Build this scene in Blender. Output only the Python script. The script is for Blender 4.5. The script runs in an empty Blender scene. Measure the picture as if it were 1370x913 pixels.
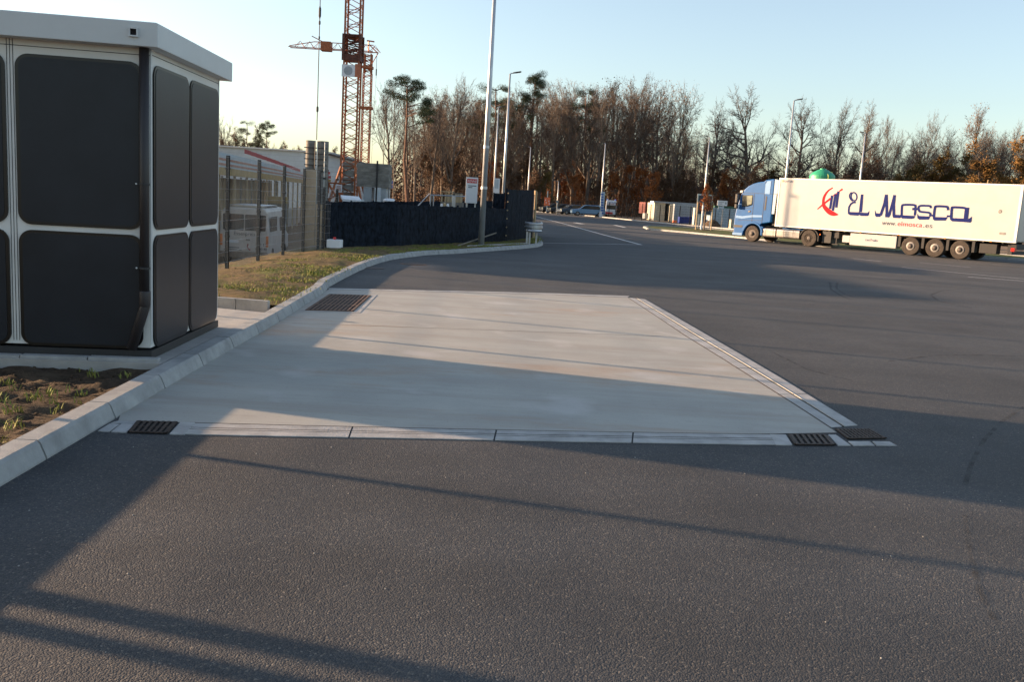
import bpy, math, random
from mathutils import Vector, Matrix, noise
R_ = math.radians
SC = bpy.context.scene
COL = SC.collection
# ------------------------------------------------------------------ camera
F_PX, PITCH, ROLL, EYE = 1210.0, 0.1553, 0.0604, 1.7326     # solved from the photograph (1370 px wide)
cp, sp = math.cos(PITCH), math.sin(PITCH)
_f = Vector((0, cp, -sp)); _r = Vector((1, 0, 0)); _d = _f.cross(_r)
cr, sr = math.cos(ROLL), math.sin(ROLL)
CR = cr*_r - sr*_d; CD = sr*_r + cr*_d
cam = bpy.data.cameras.new('camera'); cam.sensor_width = 36.0; cam.lens = 36.0*F_PX/1370; cam.clip_end = 3000
co = bpy.data.objects.new('camera', cam); COL.objects.link(co)
M = Matrix((CR, -CD, -_f)).transposed().to_4x4(); M.translation = Vector((0, 0, EYE)); co.matrix_world = M
SC.camera = co
def _dir(u, v): return CR*((u-685)/F_PX) + CD*((v-456.5)/F_PX) + _f
def G(u, v, z=0.0):
    d = _dir(u, v); t = (z-EYE)/d.z; return Vector((0, 0, EYE)) + d*t
def RY(u, v, Y):
    d = _dir(u, v); return Vector((0, 0, EYE)) + d*(Y/d.y)
# ------------------------------------------------------------------ light
SUN_EL, SUN_AZ = 7.8, 14.0          # degrees above horizon; degrees from -X towards +Y
s = Vector((-math.cos(R_(SUN_AZ))*math.cos(R_(SUN_EL)), math.sin(R_(SUN_AZ))*math.cos(R_(SUN_EL)), math.sin(R_(SUN_EL))))
W = bpy.data.worlds.new('World'); SC.world = W; W.use_nodes = True
nt = W.node_tree; sky = nt.nodes.new('ShaderNodeTexSky'); sky.sky_type = 'NISHITA'; sky.sun_disc = False
sky.sun_elevation = R_(SUN_EL); sky.sun_rotation = math.atan2(s.x, s.y)
sky.altitude = 100; sky.air_density = 1.0; sky.dust_density = 1.1; sky.ozone_density = 1.9
bg = nt.nodes['Background']; bg.inputs['Strength'].default_value = 0.098
hs = nt.nodes.new('ShaderNodeHueSaturation'); hs.inputs['Saturation'].default_value = .76; hs.inputs['Hue'].default_value = .504; nt.links.new(sky.outputs[0], hs.inputs['Color']); nt.links.new(hs.outputs[0], bg.inputs[0])
sl = bpy.data.lights.new('sun', 'SUN'); sl.energy = 4.7; sl.angle = R_(0.8); sl.color = (1.0, 0.66, 0.40)
so = bpy.data.objects.new('sun', sl); COL.objects.link(so); so.rotation_euler = s.to_track_quat('Z', 'Y').to_euler()
SC.view_settings.view_transform = 'Standard'; SC.view_settings.look = 'None'
SC.view_settings.exposure = 1.92; SC.view_settings.gamma = 1.0
SC.render.resolution_x = 1024; SC.render.resolution_y = 683
# ------------------------------------------------------------------ materials
MT = {}
def mat(name, col, rough=0.6, metal=0.0, var=0.12, vs=3.0, bump=0.0, bs=60.0, spec=0.5, stretch=(1, 1, 1), trans=0.0, alpha=1.0, col2=None, coat=0.0):
    m = bpy.data.materials.new(name); m.use_nodes = True; n = m.node_tree.nodes; l = m.node_tree.links
    b = n['Principled BSDF']; b.inputs['Roughness'].default_value = rough; b.inputs['Metallic'].default_value = metal
    b.inputs['Specular IOR Level'].default_value = spec; b.inputs['Transmission Weight'].default_value = trans
    b.inputs['Coat Weight'].default_value = coat
    tc = n.new('ShaderNodeTexCoord'); mp = n.new('ShaderNodeMapping'); mp.inputs['Scale'].default_value = stretch
    l.new(tc.outputs['Object'], mp.inputs[0])
    nz = n.new('ShaderNodeTexNoise'); nz.inputs['Scale'].default_value = vs; nz.inputs['Detail'].default_value = 6; nz.inputs['Roughness'].default_value = 0.62
    l.new(mp.outputs[0], nz.inputs['Vector'])
    rp = n.new('ShaderNodeMapRange'); rp.inputs[1].default_value = 0.3; rp.inputs[2].default_value = 0.7
    l.new(nz.outputs[0], rp.inputs[0])
    mx = n.new('ShaderNodeMix'); mx.data_type = 'RGBA'
    c2 = col2 if col2 else tuple(c*(1-var*1.6) for c in col); c1 = col if col2 else tuple(min(1, c*(1+var)) for c in col)
    mx.inputs[6].default_value = (*c1, 1); mx.inputs[7].default_value = (*c2, 1)
    l.new(rp.outputs[0], mx.inputs[0]); l.new(mx.outputs[2], b.inputs['Base Color'])
    if bump:
        n2 = n.new('ShaderNodeTexNoise'); n2.inputs['Scale'].default_value = bs; n2.inputs['Detail'].default_value = 4
        l.new(mp.outputs[0], n2.inputs['Vector'])
        bp = n.new('ShaderNodeBump'); bp.inputs['Strength'].default_value = bump; bp.inputs['Distance'].default_value = 0.02
        l.new(n2.outputs[0], bp.inputs['Height']); l.new(bp.outputs[0], b.inputs['Normal'])
    m.diffuse_color = (*col, 1); MT[name] = m; return m
mat('white_metal', (.50, .52, .52), .42, 0, .04, 2, .03, 9)
mat('cream_metal', (.64, .64, .61), .5, 0, .06, 2)
mat('panel_dark', (.015, .019, .026), .36, 0, .15, 1.5, .02, 40, .3)
mat('gasket', (.003, .003, .004), .3)
mat('pipe_brown', (.022, .018, .019), .5, 0, .1, 4)
mat('plinth', (.02, .021, .023), .6)
mat('kerb_stone', (.31, .315, .31), .85, 0, .16, 5, .25, 90)
mat('paving', (.33, .32, .30), .85, 0, .14, 2.5, .2, 60)
mat('channel_concrete', (.37, .37, .36), .8, 0, .2, 4, .2, 70, .5, (1, 1, 1))
mat('dark_slot', (.008, .008, .008), .9)
mat('galv', (.42, .44, .46), .36, .75, .15, 5)
mat('galv_pole', (.46, .48, .50), .42, .55, .1, 3)
mat('cast_iron', (.055, .038, .03), .65, .3, .35, 14, .3, 60)
mat('rust_iron', (.13, .075, .048), .8, .1, .35, 10, .3, 50)
mat('fence_dark', (.010, .011, .012), .6, 0, .1, 3, 0, 1, .15)
mat('green_screen', (.011, .016, .025), .8, 0, .5, 6, .08, 14, .1, (2.5, 1, 1))
mat('timber', (.42, .32, .19), .8, 0, .2, 4, .2, 40, .3, (6, 6, 1))
mat('timber_gray', (.20, .18, .15), .85, 0, .2, 4, .2, 40, .3, (6, 6, 1))
mat('plywood', (.36, .27, .17), .8, 0, .15, 2)
mat('paint_line', (.62, .62, .60), .7, 0, .25, 6)
mat('blue_paint', (.007, .088, .27), .42, 0, .05, 2, 0, 1, .25, (1, 1, 1), 0, 1, None, .08)
mat('blue_light', (.16, .28, .48), .32, .2, .05, 2)
mat('trailer_white', (.385, .385, .385), .35, 0, .04, 1.2, .01, 3)
mat('logo_blue', (.008, .015, .10), .7, 0, .02, 1, 0, 1, .1)
mat('logo_red', (.42, .012, .02), .7, 0, .02, 1, 0, 1, .1)
mat('text_gray', (.04, .045, .07), .7, 0, .02, 1, 0, 1, .1)
mat('roof_green', (.02, .07, .045), .7)
mat('rubber', (.016, .015, .014), .85, 0, .3, 9)
mat('rubber_dusty', (.040, .032, .026), .9, 0, .3, 6)
mat('rim', (.22, .21, .20), .5, .4, .2, 8)
mat('rim_dark', (.07, .06, .055), .6, .3, .2, 8)
mat('black', (.012, .012, .013), .55)
mat('chassis', (.018, .018, .019), .7)
mat('alu_tank', (.50, .46, .42), .30, .85, .18, 5, .1, 12)
mat('glass_dark', (.02, .024, .027), .06, 0, .02, 1, 0, 1, .8)
mat('glass_pale', (.22, .24, .19), .12, 0, .25, 3, 0, 1, .8)
mat('orange_lens', (.65, .16, .02), .3)
mat('red_lens', (.45, .02, .015), .25)
mat('yellow', (.29, .19, .06), .6, 0, .2, 3)
mat('red_tape', (.34, .05, .05), .6)
mat('orange_red', (.33, .15, .10), .7, 0, .2, 4)
mat('crane_orange', (.30, .095, .032), .6, .1, .3, 4)
mat('crane_red', (.40, .13, .06), .55, .1, .2, 4)
mat('crane_dark', (.10, .032, .018), .7, .1, .3, 4)
mat('concrete', (.20, .19, .17), .9, 0, .3, 1.6, .3, 20, .3, (1, 1, 2.5))
mat('concrete_light', (.34, .32, .28), .9, 0, .25, 1.2, .2, 20)
mat('cladding', (.36, .42, .46), .6, 0, .08, 1)
mat('sand_wall', (.36, .28, .18), .85, 0, .2, 1.5)
mat('sheet_white', (.70, .72, .74), .5, 0, .06, 2)
mat('sign_white', (.62, .64, .66), .45, 0, .04, 2)
mat('sign_red', (.50, .02, .02), .45)
mat('sign_orange', (.70, .15, .05), .55, 0, .1, 6)
mat('sign_blue', (.02, .09, .35), .5)
mat('board_dark', (.022, .035, .055), .35, 0, .15, 3)
mat('green_tank', (.03, .30, .16), .42, 0, .12, 2)
mat('yellow_green', (.45, .55, .15), .5)
mat('maroon', (.12, .03, .028), .6, .1, .2, 3)
mat('container_cream', (.46, .44, .36), .6, 0, .15, 3)
mat('container_gray', (.30, .33, .35), .6, 0, .1, 3)
mat('container_blue', (.33, .42, .48), .6, 0, .1, 3)
mat('bin_blue', (.01, .03, .20), .5, 0, .1, 3)
mat('car_blue', (.12, .22, .36), .3, .4, .05, 2)
mat('car_dark', (.02, .028, .04), .3, .3, .05, 2)
mat('car_mid', (.05, .07, .10), .3, .4, .05, 2)
mat('car_gray', (.14, .17, .20), .3, .5, .05, 2)
mat('van_white', (.52, .47, .42), .42, 0, .12, 2)
mat('van_dirt', (.20, .15, .11), .8, 0, .25, 4)
mat('bark', (.13, .10, .078), .95, 0, .3, 3, .3, 20)
mat('bark_pale', (.17, .14, .11), .95, 0, .3, 3)
mat('bark_red', (.14, .075, .05), .95, 0, .3, 3)
mat('twig', (.105, .090, .078), .95, 0, .25, 1.0)
mat('twig_brown', (.14, .11, .088), .95, 0, .25, 1.0)
mat('needle', (.030, .050, .018), .85, 0, .3, 2)
mat('leaf_brown', (.125, .075, .046), .85, 0, .3, 1.3, 0, 1, .3, (1, 1, 1), 0, 1, (.07, .04, .022))
mat('leaf_rust', (.26, .085, .018), .85, 0, .3, 1.3, 0, 1, .3, (1, 1, 1), 0, 1, (.15, .05, .015))
mat('leaf_olive', (.085, .080, .022), .85, 0, .3, 1.0, 0, 1, .3, (1, 1, 1), 0, 1, (.10, .05, .018))
mat('leaf_gold', (.20, .11, .03), .85, 0, .3, 1.0, 0, 1, .3, (1, 1, 1), 0, 1, (.14, .075, .02))
mat('grass', (.15, .20, .03), .8, 0, .3, 5, 0, 1, .3, (1, 1, 1), 0, 1, (.24, .22, .06))
mat('rope', (.10, .085, .07), .8)
def ground_mat(name, base, c2, c3, scale, bumpd, wet=0):
    m = bpy.data.materials.new(name); m.use_nodes = True; n = m.node_tree.nodes; l = m.node_tree.links; b = n['Principled BSDF']
    b.inputs['Roughness'].default_value = .95; b.inputs['Specular IOR Level'].default_value = .2
    tc = n.new('ShaderNodeTexCoord')
    def nz(sc, det=5, ro=.6):
        q = n.new('ShaderNodeTexNoise'); q.inputs['Scale'].default_value = sc; q.inputs['Detail'].default_value = det; q.inputs['Roughness'].default_value = ro
        l.new(tc.outputs['Object'], q.inputs['Vector']); return q
    def mixc(f, a, bb):
        q = n.new('ShaderNodeMix'); q.data_type = 'RGBA'
        l.new(f, q.inputs[0])
        if isinstance(a, tuple): q.inputs[6].default_value = (*a, 1)
        else: l.new(a, q.inputs[6])
        if isinstance(bb, tuple): q.inputs[7].default_value = (*bb, 1)
        else: l.new(bb, q.inputs[7])
        return q.outputs[2]
    def mr(o, a, bb, lo=0, hi=1):
        q = n.new('ShaderNodeMapRange'); q.inputs[1].default_value = a; q.inputs[2].default_value = bb; q.inputs[3].default_value = lo; q.inputs[4].default_value = hi
        l.new(o, q.inputs[0]); return q.outputs[0]
    c = mixc(mr(nz(scale).outputs[0], .35, .65), base, c2)
    c = mixc(mr(nz(scale*.23, 4).outputs[0], .52, .68), c, c3)
    l.new(c, b.inputs['Base Color'])
    bp = n.new('ShaderNodeBump'); bp.inputs['Strength'].default_value = 1; bp.inputs['Distance'].default_value = bumpd
    l.new(nz(scale*2.5, 6, .7).outputs[0], bp.inputs['Height']); l.new(bp.outputs[0], b.inputs['Normal'])
    MT[name] = m; m.diffuse_color = (*base, 1)
ground_mat('soil', (.125, .088, .06), (.07, .05, .034), (.16, .12, .08), 14, .10)
ground_mat('verge_soil', (.20, .135, .07), (.10, .08, .03), (.12, .14, .03), 7, .08)
ground_mat('site_sand', (.24, .17, .11), (.17, .12, .08), (.28, .21, .14), 1.2, .1)
ground_mat('forest_floor', (.12, .065, .035), (.08, .05, .03), (.06, .07, .02), .8, .1)
ground_mat('island_grass', (.09, .115, .03), (.13, .11, .045), (.07, .10, .02), 3, .04)
# asphalt: dark binder with light and tan stone chips, tyre-polished cloudy areas
def asphalt():
    m = bpy.data.materials.new('asphalt'); m.use_nodes = True; n = m.node_tree.nodes; l = m.node_tree.links; b = n['Principled BSDF']
    tc = n.new('ShaderNodeTexCoord'); O = tc.outputs['Object']
    def N(t, **k):
        q = n.new(t)
        for a, v in k.items(): q.inputs[a].default_value = v
        return q
    vo = N('ShaderNodeTexVoronoi', Scale=125.0); l.new(O, vo.inputs['Vector'])
    sep = n.new('ShaderNodeSeparateColor'); l.new(vo.outputs['Color'], sep.inputs[0])
    cr_ = n.new('ShaderNodeValToRGB'); e = cr_.color_ramp; e.interpolation = 'LINEAR'
    e.elements[0].position = 0; e.elements[0].color = (.034, .037, .042, 1); e.elements[1].position = 1; e.elements[1].color = (.17, .16, .145, 1)
    for p, c in ((.55, (.051, .055, .060, 1)), (.85, (.068, .069, .069, 1)), (.96, (.095, .086, .076, 1))):
        x = e.elements.new(p); x.color = c
    l.new(sep.outputs[0], cr_.inputs[0])
    vo2 = N('ShaderNodeTexVoronoi', Scale=28.0); l.new(O, vo2.inputs['Vector']); sep2 = n.new('ShaderNodeSeparateColor'); l.new(vo2.outputs['Color'], sep2.inputs[0])
    g1 = n.new('ShaderNodeMath'); g1.operation = 'GREATER_THAN'; g1.inputs[1].default_value = .994; l.new(sep2.outputs[1], g1.inputs[0])
    g2 = n.new('ShaderNodeMath'); g2.operation = 'LESS_THAN'; g2.inputs[1].default_value = .18; l.new(vo2.outputs['Distance'], g2.inputs[0])
    g3 = n.new('ShaderNodeMath'); g3.operation = 'MULTIPLY'; l.new(g1.outputs[0], g3.inputs[0]); l.new(g2.outputs[0], g3.inputs[1])
    mx0 = n.new('ShaderNodeMix'); mx0.data_type = 'RGBA'; l.new(g3.outputs[0], mx0.inputs[0]); l.new(cr_.outputs[0], mx0.inputs[6]); mx0.inputs[7].default_value = (.20, .18, .15, 1)
    nz = N('ShaderNodeTexNoise', Scale=.55, Detail=7.0, Roughness=.65); l.new(O, nz.inputs['Vector'])
    mr = N('ShaderNodeMapRange'); mr.inputs[1].default_value = .32; mr.inputs[2].default_value = .70; mr.inputs[3].default_value = .72; mr.inputs[4].default_value = 1.18; l.new(nz.outputs[0], mr.inputs[0])
    mx = n.new('ShaderNodeMix'); mx.data_type = 'RGBA'; mx.blend_type = 'MULTIPLY'; mx.inputs[0].default_value = 1
    l.new(mx0.outputs[2], mx.inputs[6]); l.new(mr.outputs[0], mx.inputs[7])
    # long soft streaks across the yard
    mp = n.new('ShaderNodeMapping'); mp.inputs['Scale'].default_value = (.12, 1.3, 1); mp.inputs['Rotation'].default_value = (0, 0, .18); l.new(O, mp.inputs[0])
    n3 = N('ShaderNodeTexNoise', Scale=.7, Detail=5.0); l.new(mp.outputs[0], n3.inputs['Vector'])
    mr3 = N('ShaderNodeMapRange'); mr3.inputs[1].default_value = .35; mr3.inputs[2].default_value = .7; mr3.inputs[3].default_value = .88; mr3.inputs[4].default_value = 1.18; l.new(n3.outputs[0], mr3.inputs[0])
    mx3 = n.new('ShaderNodeMix'); mx3.data_type = 'RGBA'; mx3.blend_type = 'MULTIPLY'; mx3.inputs[0].default_value = 1
    l.new(mx.outputs[2], mx3.inputs[6]); l.new(mr3.outputs[0], mx3.inputs[7])
    l.new(mx3.outputs[2], b.inputs['Base Color'])
    b.inputs['Roughness'].default_value = .8; b.inputs['Specular IOR Level'].default_value = .35
    bp = n.new('ShaderNodeBump'); bp.inputs['Strength'].default_value = .6; bp.inputs['Distance'].default_value = .0045
    l.new(vo.outputs['Distance'], bp.inputs['Height']); bp.invert = True
    l.new(bp.outputs[0], b.inputs['Normal']); MT['asphalt'] = m; m.diffuse_color = (.06, .06, .06, 1)
asphalt()
def slab_mat():
    m = bpy.data.materials.new('slab_concrete'); m.use_nodes = True; n = m.node_tree.nodes; l = m.node_tree.links; b = n['Principled BSDF']
    tc = n.new('ShaderNodeTexCoord'); O = tc.outputs['Object']
    def nz(sc, stretch=(1, 1, 1), det=6, ro=.6, loc=(0, 0, 0)):
        mp = n.new('ShaderNodeMapping'); mp.inputs['Scale'].default_value = stretch; mp.inputs['Location'].default_value = loc; l.new(O, mp.inputs[0])
        q = n.new('ShaderNodeTexNoise'); q.inputs['Scale'].default_value = sc; q.inputs['Detail'].default_value = det; q.inputs['Roughness'].default_value = ro; l.new(mp.outputs[0], q.inputs['Vector']); return q.outputs[0]
    def mr(o, a, bb, lo, hi):
        q = n.new('ShaderNodeMapRange'); q.inputs[1].default_value = a; q.inputs[2].default_value = bb; q.inputs[3].default_value = lo; q.inputs[4].default_value = hi; l.new(o, q.inputs[0]); return q.outputs[0]
    def mix(f, a, bb, mode='MIX'):
        q = n.new('ShaderNodeMix'); q.data_type = 'RGBA'; q.blend_type = mode
        if isinstance(f, float): q.inputs[0].default_value = f
        else: l.new(f, q.inputs[0])
        for s_, v in ((6, a), (7, bb)):
            if isinstance(v, tuple): q.inputs[s_].default_value = (*v, 1)
            else: l.new(v, q.inputs[s_])
        return q.outputs[2]
    c = mix(mr(nz(1.1), .35, .65, 0, 1), (.405, .40, .36), (.345, .34, .31))
    c = mix(mr(nz(1.4, (.10, 1.6, 1), 8, .75), .45, .66, 0, .55), c, (.30, .265, .225))
    c = mix(mr(nz(9, (.25, 1, 1), 6, .8, (3, 1, 0)), .55, .75, 0, .35), c, (.22, .205, .185))
    c = mix(mr(nz(.8, (.35, 1, 1), 6, .7, (4, 7, 0)), .54, .72, 0, .7), c, (.36, .23, .14))
    c = mix(mr(nz(38, (1, 1, 1), 3, .7), .60, .72, 0, .35), c, (.15, .14, .13))
    c = mix(mr(nz(2.2, (.6, .6, 1), 4, .5, (9, 2, 0)), .58, .7, 0, .5), c, (.50, .49, .47))
    l.new(c, b.inputs['Base Color']); b.inputs['Roughness'].default_value = .8; b.inputs['Specular IOR Level'].default_value = .3
    bp = n.new('ShaderNodeBump'); bp.inputs['Strength'].default_value = .35; bp.inputs['Distance'].default_value = .004
    l.new(nz(30, (.6, 5, 1)), bp.inputs['Height']); l.new(bp.outputs[0], b.inputs['Normal']); MT['slab_concrete'] = m; m.diffuse_color = (.35, .35, .33, 1)
slab_mat()
# ------------------------------------------------------------------ mesh helpers
class MB:
    def __init__(s): s.v = []; s.f = []; s.m = []
    def add(s, vs, fs, m=0):
        o = len(s.v); s.v += [tuple(p) for p in vs]; s.f += [tuple(i+o for i in f) for f in fs]; s.m += [m]*len(fs)
    def box(s, x0, x1, y0, y1, z0, z1, m=0):
        s.add([(x0, y0, z0), (x1, y0, z0), (x1, y1, z0), (x0, y1, z0), (x0, y0, z1), (x1, y0, z1), (x1, y1, z1), (x0, y1, z1)],
              [(3, 2, 1, 0), (4, 5, 6, 7), (0, 1, 5, 4), (1, 2, 6, 5), (2, 3, 7, 6), (3, 0, 4, 7)], m)
    def obox(s, o, ax, ay, az, m=0):      # corner o and three edge vectors
        o = Vector(o); ax = Vector(ax); ay = Vector(ay); az = Vector(az)
        if ax.cross(ay).dot(az) < 0: o, ax = o+ax, -ax
        P = [o, o+ax, o+ax+ay, o+ay]; P += [p+az for p in P]
        s.add(P, [(3, 2, 1, 0), (4, 5, 6, 7), (0, 1, 5, 4), (1, 2, 6, 5), (2, 3, 7, 6), (3, 0, 4, 7)], m)
    def tube(s, pts, rs, n=6, m=0, cap=True):
        pts = [Vector(p) for p in pts]; o = len(s.v)
        if not isinstance(rs, (list, tuple)): rs = [rs]*len(pts)
        up = None
        for i, p in enumerate(pts):
            t = (pts[min(i+1, len(pts)-1)]-pts[max(i-1, 0)]).normalized()
            if up is None: up = Vector((1, 0, 0)) if abs(t.z) > .8 else Vector((0, 0, 1))
            a = t.cross(up)
            if a.length < 1e-4: a = t.orthogonal()
            a.normalize(); b = t.cross(a); up = a.cross(t) if abs(t.z) <= .8 else up
            for k in range(n):
                w = 2*math.pi*k/n; q = p + (a*math.cos(w)+b*math.sin(w))*rs[i]; s.v.append((q.x, q.y, q.z))
        for i in range(len(pts)-1):
            for k in range(n):
                s.f.append((o+i*n+k, o+i*n+(k+1) % n, o+(i+1)*n+(k+1) % n, o+(i+1)*n+k)); s.m.append(m)
        if cap:
            s.f.append(tuple(o+k for k in range(n))[::-1]); s.m.append(m); e = o+(len(pts)-1)*n
            s.f.append(tuple(e+k for k in range(n))); s.m.append(m)
    def prism(s, poly, o, ux, uy, un, m=0, side=None):    # 2-D polygon extruded along un
        o = Vector(o); ux = Vector(ux); uy = Vector(uy); un = Vector(un); n = len(poly)
        A = [o+ux*p[0]+uy*p[1] for p in poly]; B = [p+un for p in A]
        area = sum(poly[i][0]*poly[(i+1) % n][1]-poly[(i+1) % n][0]*poly[i][1] for i in range(n))
        flip = (area*ux.cross(uy).dot(un)) < 0
        f1 = tuple(range(n)); f2 = tuple(range(n, 2*n))
        fs = [f1[::-1], f2]; sd = [(i, (i+1) % n, n+(i+1) % n, n+i) for i in range(n)]
        if flip: fs = [f[::-1] for f in fs]; sd = [f[::-1] for f in sd]
        s.add(A+B, fs, m); k = len(s.v)-2*n
        s.f += [tuple(i+k for i in f) for f in sd]; s.m += [m if side is None else side]*n
    def lathe(s, o, ax, prof, n=20, m=0):     # profile [(radius, distance along ax)]
        o = Vector(o); ax = Vector(ax).normalized(); a = ax.orthogonal().normalized(); b = ax.cross(a); k0 = len(s.v)
        for r, h in prof:
            for k in range(n):
                w = 2*math.pi*k/n; q = o+ax*h+(a*math.cos(w)+b*math.sin(w))*r; s.v.append(tuple(q))
        for i in range(len(prof)-1):
            for k in range(n):
                s.f.append((k0+i*n+k, k0+i*n+(k+1) % n, k0+(i+1)*n+(k+1) % n, k0+(i+1)*n+k)); s.m.append(m)
        s.f.append(tuple(k0+k for k in range(n))[::-1]); s.m.append(m); e = k0+(len(prof)-1)*n
        s.f.append(tuple(e+k for k in range(n))); s.m.append(m)
def rrect(x0, x1, y0, y1, r, n=5):
    out = []
    for cx, cy, a0 in ((x1-r, y0+r, -90), (x1-r, y1-r, 0), (x0+r, y1-r, 90), (x0+r, y0+r, 180)):
        for i in range(n+1):
            w = R_(a0+90*i/n); out.append((cx+r*math.cos(w), cy+r*math.sin(w)))
    return out
SPLIT = set('corner_trim corner_post louvre badge clamp marker_lamp side_marker landing_leg strap mud_flaps rear_door bearer sign_edge orange_stripe pipe headlight tail_light side_deflector small_print rail bumper wall_seam leg valve_box pier beacon clamp_ring red_band sun_visor'.split())
def obj(name, mb, mats, parent=None, off=None, smooth=False, bevel=0, seg=2):
    if name in SPLIT:
        par = list(range(len(mb.v)))
        def fd(i):
            while par[i] != i: par[i] = par[par[i]]; i = par[i]
            return i
        for f in mb.f:
            for k in f[1:]: par[fd(k)] = fd(f[0])
        groups = {}
        for f, m_ in zip(mb.f, mb.m): groups.setdefault(fd(f[0]), []).append((f, m_))
        if len(groups) > 1:
            out = None
            for fs in groups.values():
                idx = sorted({i for f, _ in fs for i in f}); mp = {i: k for k, i in enumerate(idx)}; q = MB()
                q.v = [mb.v[i] for i in idx]; q.f = [tuple(mp[i] for i in f) for f, _ in fs]; q.m = [m_ for _, m_ in fs]
                o = obj_({'mud_flaps': 'mud_flap'}.get(name, name), q, mats, parent, off, smooth, bevel, seg); out = out or o
            return out
    return obj_(name, mb, mats, parent, off, smooth, bevel, seg)
def obj_(name, mb, mats, parent=None, off=None, smooth=False, bevel=0, seg=2):
    me = bpy.data.meshes.new(name)
    vs = mb.v if off is None else [(x-off[0], y-off[1], z-off[2]) for x, y, z in mb.v]
    me.from_pydata(vs, [], mb.f)
    if isinstance(mats, str): mats = [mats]
    for k in mats: me.materials.append(MT[k])
    if len(mats) > 1: me.polygons.foreach_set('material_index', mb.m)
    if smooth: me.polygons.foreach_set('use_smooth', [True]*len(me.polygons))
    me.update()
    o = bpy.data.objects.new(name, me); COL.objects.link(o)
    if parent: o.parent = parent
    if bevel:
        b = o.modifiers.new('bevel', 'BEVEL'); b.width = bevel; b.segments = seg; b.limit_method = 'ANGLE'; b.angle_limit = R_(35)
    return o
def tag(o, label, cat, group=None, kind=None):
    if label: o['label'] = label
    if cat: o['category'] = cat
    if group: o['group'] = group
    if kind: o['kind'] = kind
    return o
def thing(name, label, cat, loc=(0, 0, 0), rz=0, group=None):
    o = bpy.data.objects.new(name, None); COL.objects.link(o); o.empty_display_size = .2
    o.location = loc; o.rotation_euler = (0, 0, rz); tag(o, label, cat, group); return o
def struct(name, mb, mats, **k):
    o = obj(name, mb, mats, **k); o['kind'] = 'structure'; return o
def copy_tree(o, parent=None):
    c = o.copy(); COL.objects.link(c)
    if parent: c.parent = parent
    for ch in o.children: copy_tree(ch, c)
    return c
def text(name, body, size, o, ux, uy, m, parent, off=None, depth=.006, sx=1.0, italic=0, fit=None):
    cu = bpy.data.curves.new('t', 'FONT'); cu.body = body; cu.size = size; cu.extrude = depth/2; cu.shear = italic
    t = bpy.data.objects.new('t', cu); COL.objects.link(t); dg = bpy.context.evaluated_depsgraph_get(); me0 = t.evaluated_get(dg).to_mesh()
    ux = Vector(ux).normalized(); uy = Vector(uy).normalized(); un = ux.cross(uy); o = Vector(o); mb = MB()
    if fit: sx = fit/max(v.co.x for v in me0.vertices)
    mb.add([o+ux*v.co.x*sx+uy*v.co.y+un*v.co.z for v in me0.vertices], [tuple(p.vertices) for p in me0.polygons])
    t.evaluated_get(dg).to_mesh_clear(); COL.objects.unlink(t); bpy.data.objects.remove(t); bpy.data.curves.remove(cu)
    return obj(name, mb, m, parent, off)
def poly_sheet(pts, z, nx=0):
    mb = MB(); mb.add([(p[0], p[1], z) for p in pts], [tuple(range(len(pts)))]); return mb
def lerp(a, b, t): return a+(b-a)*t
def sstep(a, b, x):
    t = min(1, max(0, (x-a)/(b-a))); return t*t*(3-2*t)
def resample(pts, step=None, n=None):
    pts = [Vector(p) for p in pts]; L = [0]
    for a, b in zip(pts, pts[1:]): L.append(L[-1]+(b-a).length)
    n = n or max(1, round(L[-1]/step)); out = []; j = 0
    for i in range(n+1):
        d = L[-1]*i/n
        while j < len(L)-2 and L[j+1] < d: j += 1
        out.append(pts[j].lerp(pts[j+1], (d-L[j])/max(1e-9, L[j+1]-L[j])))
    return out
# ================================================================== SETTING
# kerb line (foot of the face towards the road), traced round to the nose of the verge
KL = [Vector((-2.55, -6, 0)), Vector((-2.66, 1.5, 0)), G(0, 652)] + [G(*p) for p in ((160.9, 556.9), (219.3, 521.8), (299.6, 474.2), (330.2, 457), (374, 431.3), (434, 392), (440, 384.3), (461.9, 372.3), (483.8, 361.3),
      (505.7, 352.6), (527.6, 347), (571.4, 341.6), (615.2, 339.4), (659, 336.1), (702.8, 332.8), (719, 331.0), (725.5, 329.0), (727, 326.5), (724, 322.0), (718, 319.0), (713.7, 316.0))]
e_ = KL[-1]
KL += [Vector((e_.x-.05, 52, 0)), Vector((.35, 70, 0)), Vector((.1, 100, 0)), Vector((.3, 143, 0))]
KL = [Vector((p.x, p.y, 0)) for p in KL]
def lefts(pts):
    out = []
    for i, p in enumerate(pts):
        t = (pts[min(i+1, len(pts)-1)]-pts[max(i-1, 0)]).normalized(); out.append(Vector((-t.y, t.x, 0)))
    return out
def kerb(pts, step, side=1, h=.12, w=.15, gap=.020, dz=0, slant=.035):
    pts = resample(pts, step=step); nn = lefts(pts); mb = MB()
    for i in range(len(pts)-1):
        a, b = pts[i], pts[i+1]; na, nb = nn[i]*side, nn[i+1]*side; t = (b-a).normalized()*gap/2
        a = a+t; b = b-t; jz = random.uniform(-.003, .003)
        def sec(p, q):
            return [p+Vector((0, 0, -.1+dz)), p+Vector((0, 0, .012+dz)), p+q*slant+Vector((0, 0, h-.02+jz+dz)), p+q*(slant+.018)+Vector((0, 0, h+jz+dz)), p+q*(w+slant)+Vector((0, 0, h+jz+dz)), p+q*(w+slant)+Vector((0, 0, -.1+dz))]
        A, B = sec(a, na), sec(b, nb); k = 6
        fs = [(j, (j+1) % k, k+(j+1) % k, k+j) for j in range(k)] + [tuple(range(k))[::-1], tuple(range(k, 2*k))]
        if side > 0: fs = [f[::-1] for f in fs]
        mb.add(A+B, fs)
    return mb
random.seed(4)
i_split = 12
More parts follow.
